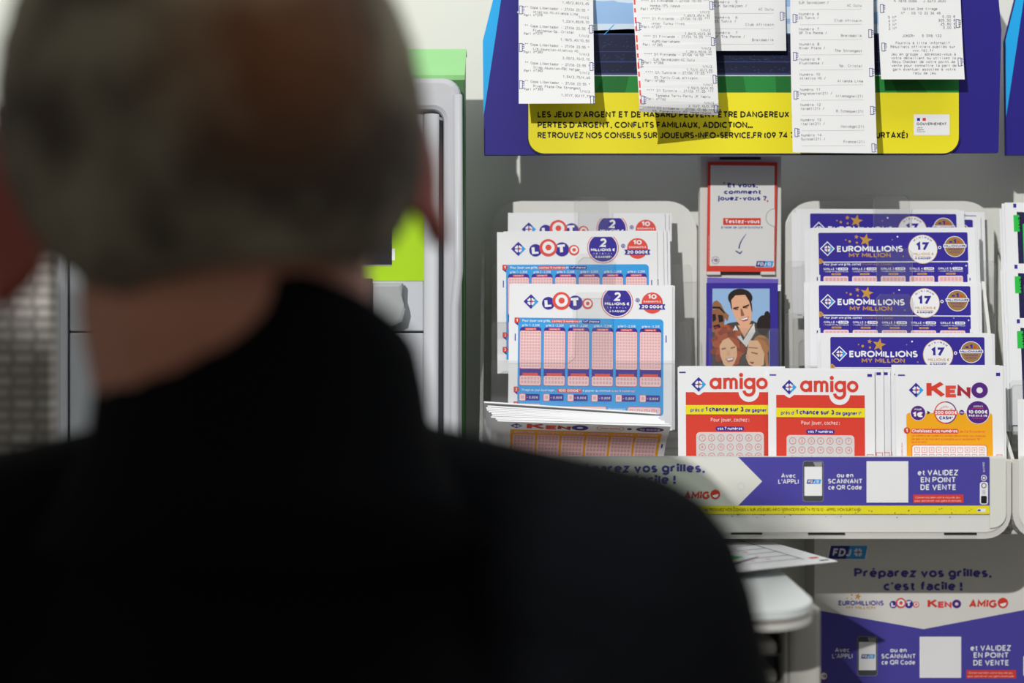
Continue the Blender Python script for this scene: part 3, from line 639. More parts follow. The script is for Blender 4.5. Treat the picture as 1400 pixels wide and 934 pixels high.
for i in range(60):
    x = 940+random.random()*390; y = 693+random.random()*15; S.disc(x, y, 0.3+random.random()*0.6, 'darkgrey', 3, 6)
S.build('label_strip', wp(1013, 664, yl), parent=rack)
yc = YT-0.0018
bm = bmesh.new(); prism(bm, rrect_pts(wx(1353.5, yc), wz(722, yc), wx(1375.5, yc), wz(627, yc), (0, 0.012, 0.003, 0)), yc, yc+0.0009); obj('end_cover', bm, mat('milky_cover', (222,222,216), 0.3), rack)

# neighbouring rack at the right edge
rack2 = thing('slip_rack', 'white rack cut by the right frame edge holding green-tagged slips', 'rack', wp(1560, 738, YB))
front_tray(1393, 1640, rack2, 0.017, 0.004)
back_plate(1398, 1640, 277, rack2)
bm = bmesh.new(); prism(bm, [(YB, wz(722,YB)), (YT+0.022, wz(722,YT)), (YT+0.022, wz(640,YT)), (-0.12, wz(560,-0.12)), (-0.08, wz(385,-0.08)), (YB, wz(380,YB))], wx(1389,-0.17), wx(1389,-0.17)+0.003, axis='x'); obj('side_panel', bm, m_white, rack2)
bm = bmesh.new(); tube(bm, [wp(1366, 345, -0.012), wp(1398, 342, -0.012)], 0.004, 10); tube(bm, [wp(1397, 343, -0.03), wp(1397, 343, -0.0005)], 0.003, 8); obj('hanging_rod', bm, m_white, rack, True)

# ---------------------------------------------------------------- slips
def copy_slip(src, dx, dy, dz, roll, label, group=None, name=None):
    o = src.copy(); link(o); o.name = name or src.name
    o.location = src.location + Vector((dx, dy, dz)); o.rotation_euler = (src.rotation_euler.x, src.rotation_euler.y + roll, src.rotation_euler.z)
    for k in ('label', 'group'):
        if k in o: del o[k]
    return tag(o, label, 'slip', group)
LEAN = -0.10

# landscape blue slip (six grids)
sL = (-0.105-CY)/FPX
def cells(S, x0, y0, nx, ny, px, py, w, h, m, L):
    for i in range(nx):
        for j in range(ny): S.rect(x0+i*px, y0+j*py, x0+i*px+w, y0+j*py+h, m, L)
S = Sheet(sL, 696.6, 388)
S.base(696.6, 388, 920, 586, 'paper', 0.0004)
clover(S, 726.3, 411.8, 10.2); loto_logo(S, 768, 410.4, 1.0)
cx, cy = 844.3, 410.7
def cut_disc(r, m, L, top=395.2):
    S.poly([(cx+r*math.cos(a), max(top, cy+r*math.sin(a))) for a in [2*PI*k/48 for k in range(48)]], m, L)
cut_disc(22, 'coral', 2); cut_disc(21, 'white', 2.3); cut_disc(19.7, 'navy', 2.6)
S.text('2', 839, 849.3, 409.8, 'white', 3.2, 0.05, 12.4); S.text('MILLIONS €', 827.4, 861, 415.5, 'white', 3.2, 0.06, 4)
for i, ch in enumerate('MINIMUM'): S.text(ch, 831+i*4.1, 832.2+i*4.1, 419.9, 'white', 3.2, 0, 2)
S.text('À GAGNER*', 833.5, 856, 425.2, 'white', 3.2, 0.05, 2.8)
S.ring(872.5, 408.2, 2.9, 2.1, 'navy', 2); S.rect(870.8, 407.8, 874.2, 408.6, 'navy', 3); S.rect(872.1, 406.5, 872.9, 409.9, 'navy', 3)
S.disc(892.5, 411.8, 14.6, 'coral', 2); S.text('10', 886.5, 898.6, 406.4, 'white', 3, 0.05, 6.6); S.text('GAGNANTS À', 880.5, 904.5, 411.2, 'white', 3, 0.04, 2.5)
S.poly([(874, 413.4), (910.4, 413.4), (908.4, 417), (910.4, 420.7), (874, 420.7), (876, 417)], 'navy', 3); S.text('20 000€', 877.4, 907, 419.3, 'white', 4, 0.06, 4.6)
S.rect(709.1, 434.1, 907.9, 566.8, 'blue', 1, (0, 5, 5, 0))
def tagmark(y, n):
    S.poly([(704, y+7), (709.1, y+7), (709.1, y+11)], 'navy', 2); S.rect(704, y, 709.5, y+7.5, 'red', 2.4, 0.8); S.poly([(709.4, y), (712.2, y+3.7), (709.4, y+7.5)], 'red', 2.4); S.text(n, 706.2, 708.6, y+5.8, 'white', 3, 0.04, 4)
tagmark(434.1, '1'); tagmark(528.8, '2'); tagmark(549, '3')
S.text('Pour jouer une grille,', 715, 753.6, 439.8, 'white', 2, 0.03, 3.3)
S.rect(754.6, 436.2, 792, 441.2, 'coral', 2, 1.2); S.text('cochez 5 numéros', 755.4, 791.4, 439.9, 'white', 3, 0.03, 3); S.text('et', 792.8, 796, 439.8, 'white', 2, 0.03, 3.2); S.rect(797, 436.2, 821.3, 441.2, 'navy', 2, 1.2); S.text('1 n° chance', 798, 820, 439.9, 'white', 3, 0.02, 3)
for i in range(6):
    x = 711.8+32.78*i
    S.rect(x, 447, x+29.2, 508, 'navy', 2, (4, 4, 0, 0)); S.text('grille %d - 2,20€' % (i+1), x+2.6, x+26.8, 446, 'white', 3, 0.02, 3.2)
    S.rect(x+6.5, 448, x+22.5, 451, 'coral', 3, 0.8); S.text('cochez 5', x+8, x+21, 450.6, 'white', 4, 0.02, 2)
    S.rect(x-0.3, 451.8, x+29.2, 504.2, 'coral', 3, 2); S.rect(x+0.2, 452.3, x+28.7, 503.8, 'pink', 3.5, 1.8); cells(S, x+1.2, 453.6, 7, 12, 3.9, 4.12, 2.9, 3.0, 'pinkcell', 4)
    S.rect(x, 506, x+29.2, 516, 'navy', 2.6); S.rect(x+4, 510, x+25, 513.4, 'coral', 3, 0.8)
    S.rect(x-0.3, 513.4, x+29.2, 527.2, 'coral', 3.2, 2.5); S.rect(x+0.3, 513.9, x+28.6, 526.7, 'pink', 3.6, 2.3); cells(S, x+2, 515.4, 6, 2, 4.4, 5.2, 3.0, 3.4, 'pinkcell', 4)
    S.rect(x-0.5, 538.6, x+27.5, 547.6, 'navy', 2, 1.5); S.rect(x-0.3, 538.2, x+8.6, 548.2, 'coral', 2.4, 1.6); S.rect(x+0.2, 538.7, x+8.1, 547.7, 'pink', 3, 1.4); S.rect(x+2.4, 541, x+6, 545, 'pinkcell', 3.4); S.text('+ 0,80€', x+10, x+25.5, 545, 'lightgrey', 3, 0.03, 3.4)
S.text('Tirage du jour à partager,', 715, 761, 534.6, 'white', 2, 0.01, 3); S.rect(763, 531, 796.6, 536, 'coral', 2, 1.2); S.text('100 000€*', 765, 795, 535.2, 'white', 3, 0.04, 3.5); S.text('à gagner au minimum', 798, 836, 534.6, 'white', 2, 0.01, 3); S.text('avec 5 numéros*', 837.5, 870, 534.6, 'lightpink', 2, 0.03, 3)
S.rect(713, 552, 740, 553.2, 'lightpink', 2); S.rect(763.6, 554.6, 830.4, 563.5, 'coral', 2, 2); S.rect(764.2, 555.2, 829.8, 563, 'pink', 2.4, 1.8); S.text('Abonnement', 833, 856, 559.5, 'white', 2, 0.01, 3)
S.rect(859, 554.6, 904.4, 565, 'coral', 2, 2.4); S.rect(859.6, 555.2, 903.8, 564.4, 'pink', 2.4, 2.2)
for i in range(4): S.frame(862+10*i, 558, 866+10*i, 562, 0.6, 'coral', 3); S.text(str(2+i), 867.5+10*i, 869.5+10*i, 561.5, 'navy', 3, 0, 3)
S.rect(704.6, 456.3, 705.9, 466, 'navy', 2); S.rect(910.9, 456.3, 912.2, 466, 'navy', 2)
loto = S.build('lottery_slip', wp(696.6, 388.5, -0.100), (LEAN, 0.012, 0))
tag(loto, 'front slip of the left column, its six pink grids fully visible', 'slip', 'blue six-grid slips')
gB = 'slips stacked behind the blue six-grid slips'
SM = 'white slip edge showing behind the %s'
o2 = copy_slip(loto, 0, 0, 0, 0, 'middle slip of the left column, header and top of its grids visible', 'blue six-grid slips')
o2.location = wp(679.5, 317.5, -0.077); o2.rotation_euler = (LEAN, -0.004, 0)
o1 = copy_slip(loto, 0, 0, 0, 0, 'rearmost slip of the left column, only the top of its header showing', 'blue six-grid slips')
o1.location = wp(694.5, 291, -0.053); o1.rotation_euler = (LEAN, 0.004, 0)
for src, offs, nm in ((loto, ((0.0016, 0.0015, 0.0006), (0.0028, 0.003, 0.0003)), 'front blue six-grid slip'), (o2, ((0.006, 0.0015, 0.0008), (0.0095, 0.003, 0.001), (0.0125, 0.0045, 0.0006)), 'middle blue six-grid slip'),
                      (o1, ((0.004, 0.0015, -0.0005), (0.0065, 0.003, 0.0004)), 'rearmost blue six-grid slip')):
    for d in offs: copy_slip(src, d[0], d[1], d[2], 0, SM % nm, 'slips behind the '+nm)

# curled stack of orange landscape slips at the lower left
def curl_front(x, y, z):
    """the lower end stands upright, the upper part bends over towards the viewer; origin at the lower end"""
    u = 0.118+z; base = 0.030
    if u <= base: return (x, y, u)
    L = u-base; N = 24; ds = L/N; qy, qz = 0.0, base
    for i in range(N):
        th = 1.12*min(1.0, (i+0.5)*ds/0.055)
        qy -= math.sin(th)*ds; qz += math.cos(th)*ds
    th = 1.12*min(1.0, L/0.055)
    return (x, qy+math.cos(th)*y, qz+math.sin(th)*y)
def keno_land(detail):
    S = Sheet((-0.16-CY)/FPX, 672, 0, curl_front, 26)
    hpx = 0.118/S.s
    S.base(672, 0, 907, hpx, 'paper', 0.0013)
    if detail:
        clover(S, 688+10, 13, 8.5); keno_logo(S, 712, 796, 22, 18, cols=('red', 'coral', 'crimson', 'navy'))
        S.ring(826, 13, 19, 18, 'coral', 2, sy=0.55); S.text('200 000€', 812, 840, 16, 'coral', 2, 0.03, 5); S.disc(880, 13, 19, 'purple', 2, ry=8); S.text('10 000€', 866, 894, 15.5, 'white', 3, 0.03, 5); S.disc(852, 13, 3.4, 'purple', 2)
        S.rect(690, 27, 898, hpx-6, 'orange', 1)
        for i in range(6):
            x = 693.5+34*i; S.rect(x+2, 31, x+29, 37, 'lightpink', 2, 1); S.text('Grille %d' % (i+1), x+4, x+26, 36, 'coral', 3, 0, 3.4); S.rect(x, 43, x+31, hpx-10, 'pink', 2)
            cells(S, x+2.2, 46, 6, 9, 4.6, 8.0, 3.2, 5.2, 'pinkcell', 3)
        S.rect(901, 62, 903, 72, 'navy', 2)
    return S
kl = keno_land(True).build('lottery_slip', (wx(676, -0.165), -0.114, ZC-0.1575), (0, 0.03, 0.0))
tag(kl, 'orange gridded slip bent forward on the front of the curled paper stack', 'slip')
kb = keno_land(False).build('lottery_slip', (0, 0, 0), (0, 0.03, 0))
SK = 'white slip edge in the curled stack above the orange slip'
tag(kb, SK, 'slip', 'curled slips above the orange slip'); kb.location = kl.location + Vector((-0.0015, 0.00075, 0.00155))
for i in range(2, 10):
    o = kb.copy(); link(o)
    o.location = kl.location + Vector((-0.003-0.0012*i+random.uniform(-0.0012, 0.0012), 0.00075*i, 0.00155*i)); o.rotation_euler.y = 0.03+0.004*i
o.location.z += 0.002; o['label'] = 'topmost white slip lifting off the curled paper stack'; del o['group']

# portrait slips of the lower tray
sA = (-0.158-CY)/FPX
S = Sheet(sA, 1050.2, 505.5)
S.base(1050.2, 505.5, 1195.7, 690, 'paper', 0.0004)
S.rect(1052, 511.8, 1061, 513.6, 'navy', 2); S.rect(1185.7, 510.6, 1192, 514.4, 'navy', 2)
for x in (1184.5,): S.frame(x, 620.2, x+9, 629, 0.7, 'coral', 2)
S.rect(1061, 539.8, 1182, 690, 'red', 1)
S.poly([(1072, 539.7), (1085.5, 539.7), (1081, 543), (1078.8, 543.8), (1076.6, 543)], 'paper', 1.5); clover(S, 1078.8, 529.2, 10)
def amigo_logo(S, L=3):
    xh, b = 520.3, 535.4; c = 'red'; cy_ = (xh+b)/2; R = 7.9; th = 4.0
    S.ring(1101.5, cy_, R, R-th, c, L); S.rect(1105.6, xh, 1110, b, c, L+0.3)
    S.rect(1112.4, xh, 1116.6, b, c, L); S.ring(1119.2, xh+5.2, 5.6, 1.9, c, L+0.2, PI, 2*PI, 16); S.ring(1126.6, xh+5.2, 5.6, 1.9, c, L+0.4, PI, 2*PI, 16)
    S.rect(1120.9, xh+5.2, 1124.9, b, c, L+0.3); S.rect(1128.3, xh+5.2, 1132.3, b, c, L+0.6)
    S.rect(1134.8, xh, 1139.2, b, c, L); S.disc(1137, 516.2, 2.8, c, L, 16)
    S.ring(1148.4, cy_, R, R-th, c, L); S.rect(1152.2, xh, 1156.4, b+2, c, L+0.3); S.ring(1165.4, cy_, R, R-th, c, L)
    S.disc(1147.6, 539, 14.2, 'paper', L-1.5, 24, a0=0, a1=PI); S.ring(1147.6, 537, 9, 4.6, c, L+0.5, 0, PI*0.97, 20)
amigo_logo(S)
S.rect(1061, 557.5, 1182, 570.2, 'yellow', 4)
S.text("près d'", 1067.3, 1086, 566.6, 'navy', 5, 0.02, 5); S.text('1 chance sur 3', 1087.9, 1139.9, 566.4, 'navy', 5, 0.06, 6.4); S.text('de gagner !*', 1142, 1177, 566.8, 'navy', 5, 0.04, 5)
S.text('Pour jouer, cochez :', 1095, 1147.6, 580.3, 'lightpink', 3, 0.03, 5.4)
S.rect(1101.6, 586.8, 1140.4, 592.6, 'navy', 3, 2.8); S.text('vos 7 numéros', 1104, 1138, 591.4, 'white', 4, 0.03, 4)
S.rect(1075, 594.5, 1167.4, 690, 'pink', 2.5, (5, 5, 0, 0)); S.rect(1075.3, 594.9, 1167.1, 690, 'lightgrey', 3, (5, 5, 0, 0))
for r in range(6):
    for c in range(7):
        x, y = 1083.2+12.72*c, 602.4+12.4*r; S.ring(x, y, 4.7, 4.1, 'coral', 4, n=18); S.text(str(r*7+c+1), x, None, y+1.6, 'coral', 4, 0.0, 3.4, align='c')
amigo = S.build('lottery_slip', wp(1050.2, 505.5, -0.158), (-0.05, 0.006, 0)); tag(amigo, 'red slip with a yellow band, in front, its full title readable', 'slip', 'red slips in the lower tray')
am2 = copy_slip(amigo, 0, 0, 0, 0, 'left red slip with a yellow band, partly covered by the other red slip', 'red slips in the lower tray'); am2.location = wp(926.5, 502, -0.1545); am2.rotation_euler = (-0.05, 0.0, 0)
for i, (px, yy) in enumerate(((1063, -0.1535), (1072.5, -0.151), (1076.5, -0.149))):
    o = copy_slip(amigo, 0, 0, 0, 0, 'white edge of a red slip showing right of the front red slip', 'slips behind the front red slip'); o.location = wp(px, 503.5, yy); o.rotation_euler = (-0.05, 0.004, 0)
o = copy_slip(amigo, 0, 0, 0, 0, 'white slip edge showing above the left red slip'); o.location = wp(928.5, 500.5, -0.152); o.rotation_euler = (-0.05, 0.004, 0)

S = Sheet((-0.160-CY)/FPX, 1223.9, 498.3)
S.base(1223.9, 499.2, 1371.7, 690, 'paper', 0.0004)
S.rect(1227.6, 511.8, 1237, 513.6, 'navy', 2); S.rect(1361.5, 509, 1367, 513.3, 'navy', 2); S.frame(1360.5, 620.5, 1368.5, 629, 0.7, 'coral', 2)
clover(S, 1252, 533, 10)
keno_logo(S, 1266.1, 1350, 542.8, 21.8)
S.rect(1238.3, 564.3, 1355.7, 690, 'orange', 1, (4, 4, 0, 0))
S.disc(1254.3, 564.3, 10.6, 'paper', 1.5); S.disc(1254.3, 564.3, 9.9, 'purple', 2); S.text('POUR', 1249.5, 1259, 560.6, 'white', 3, 0.03, 2.4); S.text('1€', 1247, 1260.8, 570, 'white', 3, 0.07, 7)
S.poly([(1267, 561), (1271.2, 563.8), (1267, 566.4)], 'black', 2)
S.disc(1291.8, 563.6, 15.3, 'red', 2); S.ring(1291.8, 563.6, 15.35, 14, 'purple', 2.4, -PI/2, PI/2); S.disc(1291.8, 563.6, 13.8, 'paper', 2.6)
S.arc("JUSQU'À", 1291.8, 566.5, 9.6, -0.95, 0.95, 2.6, 'coral', 3); S.rect(1275.4, 560, 1308.6, 567, 'coral', 3.5, 3); S.text('200 000€', 1276.6, 1307.4, 565.8, 'white', 4, 0.05, 4.4); S.text('CASH*', 1283, 1301.5, 573, 'navy', 4, 0.06, 4.4)
S.disc(1313.9, 563.3, 3.4, 'purple', 2); S.text('ou', 1311.8, 1316, 564.6, 'white', 3, 0.02, 3)
S.disc(1336, 563.2, 16.2, 'paper', 1.5); S.disc(1336, 563.2, 15.4, 'purple', 2); S.text("JUSQU'À", 1329.5, 1343, 556, 'white', 3, 0.02, 2.2); S.rect(1328, 557.4, 1344, 557.9, 'coral', 3); S.text('10 000€', 1323.2, 1349, 564.8, 'white', 3, 0.06, 4.6); S.text('PAR AN À VIE', 1323.5, 1348.6, 569.2, 'white', 3, 0.05, 2.9); S.rect(1328, 571, 1344, 571.5, 'coral', 3)
S.disc(1238.9, 588.2, 4.4, 'red', 2); S.text('1', 1237.6, 1239.8, 591, 'white', 3, 0.05, 5.4); S.rect(1244.3, 585.8, 1309.2, 592.2, 'coral', 2, 2); S.text('Choisissez vos numéros', 1245.5, 1307.8, 590.8, 'white', 3, 0.04, 4.4)
S.text('de 2 à 10 numéros', 1311, 1345, 590.8, 'coral', 2, 0, 3); S.text('Le nombre de numéros cochés détermine vos chances', 1245, 1346, 596.6, 'coral', 2, 0, 2.8); S.text('de gain et le montant accessible pour seulement 1€ !', 1245, 1340, 601, 'coral', 2, 0, 2.8); S.text('Seuls ici sont', 1245, 1265, 605, 'coral', 2, 0, 2.6)
S.rect(1245, 607.6, 1348, 690, 'coral', 2, (4, 4, 0, 0)); S.rect(1245.8, 608.4, 1347.2, 690, 'paper', 2.5, (3.5, 3.5, 0, 0))
for r in range(6):
    for c in range(10):
        x, y = 1252.6+9.76*c, 614.6+9.4*r; S.frame(x-3.6, y-3.6, x+3.6, y+3.6, 0.55, 'coral', 3); S.text(str(r*10+c+1), x, None, y+1.6, 'coral', 3, 0, 3.3, align='c')
S.text('Conservez votre bulletin de jeu', 1232.6, 1268, 640, 'coral', 2, 0, 1.8, rot=-PI/2)
keno = S.build('lottery_slip', wp(1223.9, 498.6, -0.160), (-0.05, 0.003, 0)); tag(keno, 'white slip with an orange panel and three round badges, right end of the lower tray', 'slip')
for dx, dy, dz in ((0.0022, 0.0016, -0.0006), (-0.0024, 0.0032, 0.0004)): copy_slip(keno, dx, dy, dz, 0, SM % 'orange-panel slip in the lower tray', 'slips behind the orange-panel slip')

# landscape navy slips of the right column (drawn as the second one from the back)
sE = (-0.080-CY)/FPX
S = Sheet(sE, 1106, 313)
S.base(1106, 313, 1334, 462, 'paper', 0.0004)
S.rect(1118.6, 318, 1322.8, 357.8, 'navy', 1, (2, 2, 2, 0)); S.rect(1118.6, 359.2, 1322.4, 452, 'navy', 1, (0, 2, 2, 2)); S.rect(1118.6, 357, 1121, 360, 'navy', 0.8)
clover(S, 1130.6, 340, 8.4, 2.5, 'white')
S.text('EUROMILLIONS', 1143.6, 1234, 344.7, 'white', 2, 0.045, 8.6); S.text('MY MILLION', 1159.8, 1217, 352.1, 'gold', 2, 0.04, 6)
S.star(1183.2, 328.4, 9.2, 'gold', 2); S.star(1170.6, 323.8, 3.4, 'gold', 2)
for x, y, r, c in ((1156, 328, 1, 'gold'), (1161.3, 330, 1.8, 'gold'), (1171, 331.8, 1.5, 'gold'), (1226.8, 323.8, 1.2, 'white'), (1219.5, 328, 0.8, 'gold'), (1234, 351, 0.9, 'gold')): S.disc(x, y, r, c, 2, 10)
S.disc(1261, 341.3, 20.2, 'gold', 2.2); S.disc(1261, 341.3, 19.5, 'white', 2.5)
S.arc('MINIMUM', 1261, 341.3, 15.2, -0.85, 0.85, 2.8, 'navy', 3.2, 0.03); S.text('17', 1252, 1270, 343.6, 'navy', 3.2, 0.06, 12); S.text('MILLIONS €', 1247.6, 1275.6, 349.6, 'gold', 3.2, 0.02, 3.5); S.rect(1250, 351, 1272, 351.4, 'gold', 3.2); S.text('À GAGNER*', 1250, 1272.6, 355.2, 'navy', 3.2, 0.05, 2.9)
S.ring(1284.2, 339, 2.2, 1.1, 'white', 2)
S.disc(1304.8, 337.8, 14.4, 'white', 2); S.disc(1304.8, 337.8, 13.5, 'brown', 2.4); S.text('1', 1302.6, 1306.8, 333.6, 'navy', 3, 0.05, 6); S.rect(1297.5, 330, 1301.5, 332.4, 'navy', 3); S.rect(1308, 330, 1312, 332.4, 'red', 3)
S.rect(1289, 334.6, 1320.8, 339.2, 'white', 3, 1); S.text('MILLIONNAIRE', 1290.4, 1319.6, 338.3, 'navy', 4, 0.05, 2.8); S.text('PAR MINIMUM', 1296, 1313.6, 343, 'navy', 3, 0.02, 2.2); S.text('EN FRANCE', 1298, 1311.6, 346.6, 'navy', 3, 0.02, 2.2)
S.poly([(1118.4, 353.6), (1121.4, 353.6), (1125.2, 357.3), (1121.4, 361), (1118.4, 361)], 'gold', 2); S.text('1', 1120.2, 1121.6, 358.8, 'navy', 3, 0, 3)
S.text('Pour jouer une grille, cochez', 1125, 1176.4, 363.1, 'white', 2, 0.03, 3.2); S.text('5 numéros et 2 étoiles', 1178, 1218, 363.1, 'brown', 2, 0.02, 3)
S.star(1319.6, 364.2, 1.6, 'white', 2); S.disc(1299.6, 361.4, 0.6, 'white', 2, 8)
for i in range(5):
    x = 1124.7+39.15*i
    S.text('GRILLE %d' % (i+1), x, x+18, 369.3, 'white', 2, 0.02, 2.9); S.rect(x+19.4, 366, x+33.6, 369.8, 'white', 2, 1.8); S.text('2,50€', x+21.4, x+31.8, 369.2, 'navy', 3, 0.02, 2.6); S.text('+ 1 CODE MY MILLION INCLUS', x, x+33.5, 372.4, 'white', 2, 0.01, 1.9)
    S.rect(x+10.4, 373.8, x+23.8, 376.4, 'gold', 2, 1.2); S.text('5 N°', x+14, x+20, 376, 'navy', 3, 0, 1.8)
    S.rect(x-0.4, 378, x+33.4, 450, 'pink', 2, (2, 2, 0, 0)); cells(S, x+2.2, 380, 6, 11, 5.1, 6.2, 3.9, 4.6, 'pinkcell', 3)
S.rect(1115.2, 379, 1116.6, 384, 'navy', 2); S.rect(1323.6, 381, 1325, 384.5, 'navy', 2); S.rect(1118.6, 376, 1120, 452, 'paper', 2); S.rect(1321, 376, 1322.8, 452, 'paper', 2)
e2 = S.build('lottery_slip', wp(1106, 313.5, -0.078), (LEAN*0.8, -0.004, 0)); G = 'navy five-grid slips'
tag(e2, 'second navy slip from the back, its header and grid titles visible', 'slip', G)
e3 = copy_slip(e2, 0, 0, 0, 0, 'third navy slip from the back, directly above the frontmost navy slip', G); e3.location = wp(1106.5, 385, -0.099); e3.rotation_euler = (LEAN*0.8, 0.006, 0)
e4 = copy_slip(e2, 0, 0, 0, 0, 'frontmost navy slip just behind the orange-panel slip', G); e4.location = wp(1122, 455.8, -0.121); e4.rotation_euler = (LEAN*0.5, 0.001, 0)
e1 = copy_slip(e2, 0, 0, 0, 0, 'rearmost navy slip, only its stars and half its title showing', G); e1.location = wp(1095, 287, -0.052); e1.rotation_euler = (LEAN*0.8, 0.004, 0)
o = copy_slip(e2, 0, 0, 0, 0, 'navy slip sticking out to the right behind the rearmost navy slip'); o.location = wp(1118, 294, -0.049); o.rotation_euler = (LEAN*0.8, 0.008, 0)
for src, offs, nm in ((e1, ((-0.004, 0.0042, 0.0014), (-0.008, 0.0054, -0.002), (0.0215, 0.0066, -0.0008)), 'rearmost navy slip'), (e2, ((0.0022, 0.0016, 0.0012), (0.004, 0.0032, 0.0014), (-0.0036, 0.0048, 0.0012)), 'second navy slip'),
                      (e3, ((0.0025, 0.0016, 0.0004), (0.0036, 0.0032, -0.0004), (-0.004, 0.0048, -0.0005)), 'third navy slip'), (e4, ((0.0022, 0.0016, -0.0004), (-0.0026, 0.003, 0.0004)), 'frontmost navy slip')):
    for d in offs: copy_slip(src, d[0], d[1], d[2], 0, SM % nm, 'slips behind the '+nm)

# green-tagged slips of the neighbouring rack
S = Sheet((-0.080-CY)/FPX, 1373, 277); S.base(1373, 277, 1560, 420, 'paper', 0.0004)
S.rect(1384.6, 278.6, 1388.8, 284, 'navy', 2); S.poly([(1389.2, 290), (1550, 298), (1550, 420), (1389.2, 420)], 'darknavy', 1)
S.rect(1384.4, 294.5, 1392.4, 317.6, 'tabgreen', 2); S.text('EN1', 1390.6, 1405.6, 298.2, 'black', 3, 0.03, 4.4, rot=PI/2)
S.rect(1396.6, 307, 1440, 400, 'tabgreen', 2); S.text('FOOT', 1406, 1490, 312, 'darknavy', 3, 0.06, 18, rot=PI/2)
n1 = S.build('lottery_slip', wp(1373.5, 277, -0.066), (LEAN, 0, 0)); tag(n1, 'uppermost of the green-tagged slips at the right frame edge', 'slip', 'green-tagged slips')
n2 = copy_slip(n1, 0, 0, 0, 0, 'middle one of the green-tagged slips at the right frame edge', 'green-tagged slips'); n2.location = wp(1375, 360.5, -0.086)
n3 = copy_slip(n1, 0, 0, 0, 0, 'lowest of the green-tagged slips at the right frame edge', 'green-tagged slips'); n3.location = wp(1378, 435, -0.106)
for src, nm in ((n1, 'upper green-tagged slip'), (n2, 'middle green-tagged slip'), (n3, 'lowest green-tagged slip')):
    for d in ((-0.0022, 0.0016, -0.0008), (-0.004, 0.0032, -0.006)): copy_slip(src, d[0], d[1], d[2], 0, SM % nm, 'slips behind the '+nm)
pocket(-0.080, 1380, 1560, 372, 1470, 1520, 300, ZF+0.012, 0.025, rack2); pocket(-0.100, 1381, 1560, 452, 1470, 1520, 380, ZF+0.006, 0.016, rack2); pocket(-0.122, 1380, 1560, 520, 1470, 1520, 440, ZF, 0.018, rack2)
S = Sheet((-0.160-CY)/FPX, 1391, 546); S.base(1391, 546, 1530, 690, 'paper', 0.0004); S.rect(1401, 590, 1520, 690, 'orange', 1)
tag(S.build('lottery_slip', wp(1391, 546, -0.160), (-0.05, 0, 0)), 'blank white slip edge low at the right frame edge, in the neighbouring tray', 'slip')

# ---------------------------------------------------------------- leaflet dispenser in the middle
yD = -0.052; m_card = mat('white_card', (216, 214, 210), 0.55, 0.03)
disp = thing('leaflet_dispenser', 'narrow white cardboard dispenser with a red-bordered card between the racks', 'dispenser', (wx(1013, yD), yD, wz(620, yD)))
bm = bmesh.new(); prism(bm, [(wx(957, yD), wz(640, yD)), (wx(1069, yD), wz(640, yD)), (wx(1069.5, yD), wz(212.5, yD)), (wx(958, yD), wz(212.5, yD))], yD+0.004, -0.0335, 0.0008); obj('housing', bm, m_card, disp)
bm = bmesh.new(); box(bm, wx(984.6, yD), wx(1041, yD), yD+0.0034, yD+0.005, wz(217.6, yD), wz(214, yD)); obj('slot', bm, m_dark, disp)
for a, b_ in ((966, 985), (1040, 1060)):
    bm = bmesh.new(); box(bm, wx(a, yD), wx(b_, yD), yD-0.0008, yD+0.004, wz(376, yD), wz(371.5, yD), 0.0004, 1); obj('card_clip', bm, m_card, disp)
bm = bmesh.new(); box(bm, wx(985, yD), wx(1040, yD), yD+0.0025, yD+0.004, wz(375.4, yD), wz(372.4, yD)); obj('lower_slot', bm, m_dark, disp)
S = Sheet((yD-CY)/FPX, 1013, 372)
S.base_poly([(968.2, 221.3), (1062.8, 222), (1059.8, 372), (966.4, 371.4)], 'red', 0.0024)
S.poly([(971.5, 226), (1059, 226.8), (1058.3, 363.8), (970.4, 363.6)], 'leaflet', 1)
nb = 'flagblue'
S.text('Et vous,', 994.6, 1036, 256.4, nb, 2, 0.055, 6.4); S.text('comment', 989.7, 1040, 265.5, nb, 2, 0.055, 6.2); S.text('jouez-vous ?', 981.5, 1048, 274.2, nb, 2, 0.055, 6.4)
S.star(990, 250.4, 1.8, nb, 2); S.disc(1049.3, 275, 1.3, 'red', 2, 10)
S.rect(988.6, 298.2, 1040, 307.8, 'red', 2); S.text('Testez-vous', 991.6, 1038.6, 305.4, 'white', 3, 0.035, 5.4); S.text("à l'aide de cette brochure", 986, 1042.8, 312.6, nb, 2, 0.01, 3.6)
P = [(1020-9.5*math.sin(PI*0.5*t/10)*1.0 , 320+20*t/10) for t in range(11)]
for i in range(10): S.line(P[i][0], P[i][1], P[i+1][0], P[i+1][1], 0.8+0.12*i, nb, 2+0.05*i)
S.line(1005.6, 343, 1012, 347, 1.6, nb, 3); S.line(1014.6, 343.6, 1011, 347.2, 1.6, nb, 3.1)
S.ring(978.2, 356, 5.2, 4.6, 'crimson', 2); S.text('18', 975.4, 981, 358.2, nb, 2, 0.03, 4.6); S.text('-', 973.6, 975.2, 358, nb, 2, 0.03, 4.6); fdj_logo(S, 1033, 357, 1057.6, 365, 2)
S.ring(1059.2, 297.6, 12.4, 11.6, 'grey', 3, PI/2, 1.5*PI, 24); S.disc(1059.2, 297.6, 11.6, 'leaflet', 3, 24, a0=PI/2, a1=1.5*PI)
S.text('Jouer comporte des risques : endettement, dépendance', 969.6, 1010, 362, 'lightpink', 3, 0, 1.6, rot=-PI/2)
S.build('title_card', wp(1013, 372, yD), parent=disp)
bm = bmesh.new(); prism(bm, [(wx(968, -0.075), wz(600, -0.075)), (wx(1064, -0.075), wz(600, -0.075)), (wx(1064, -0.075), wz(449, -0.075)), (wx(968, -0.075), wz(449, -0.075))], -0.0795, -0.0785)
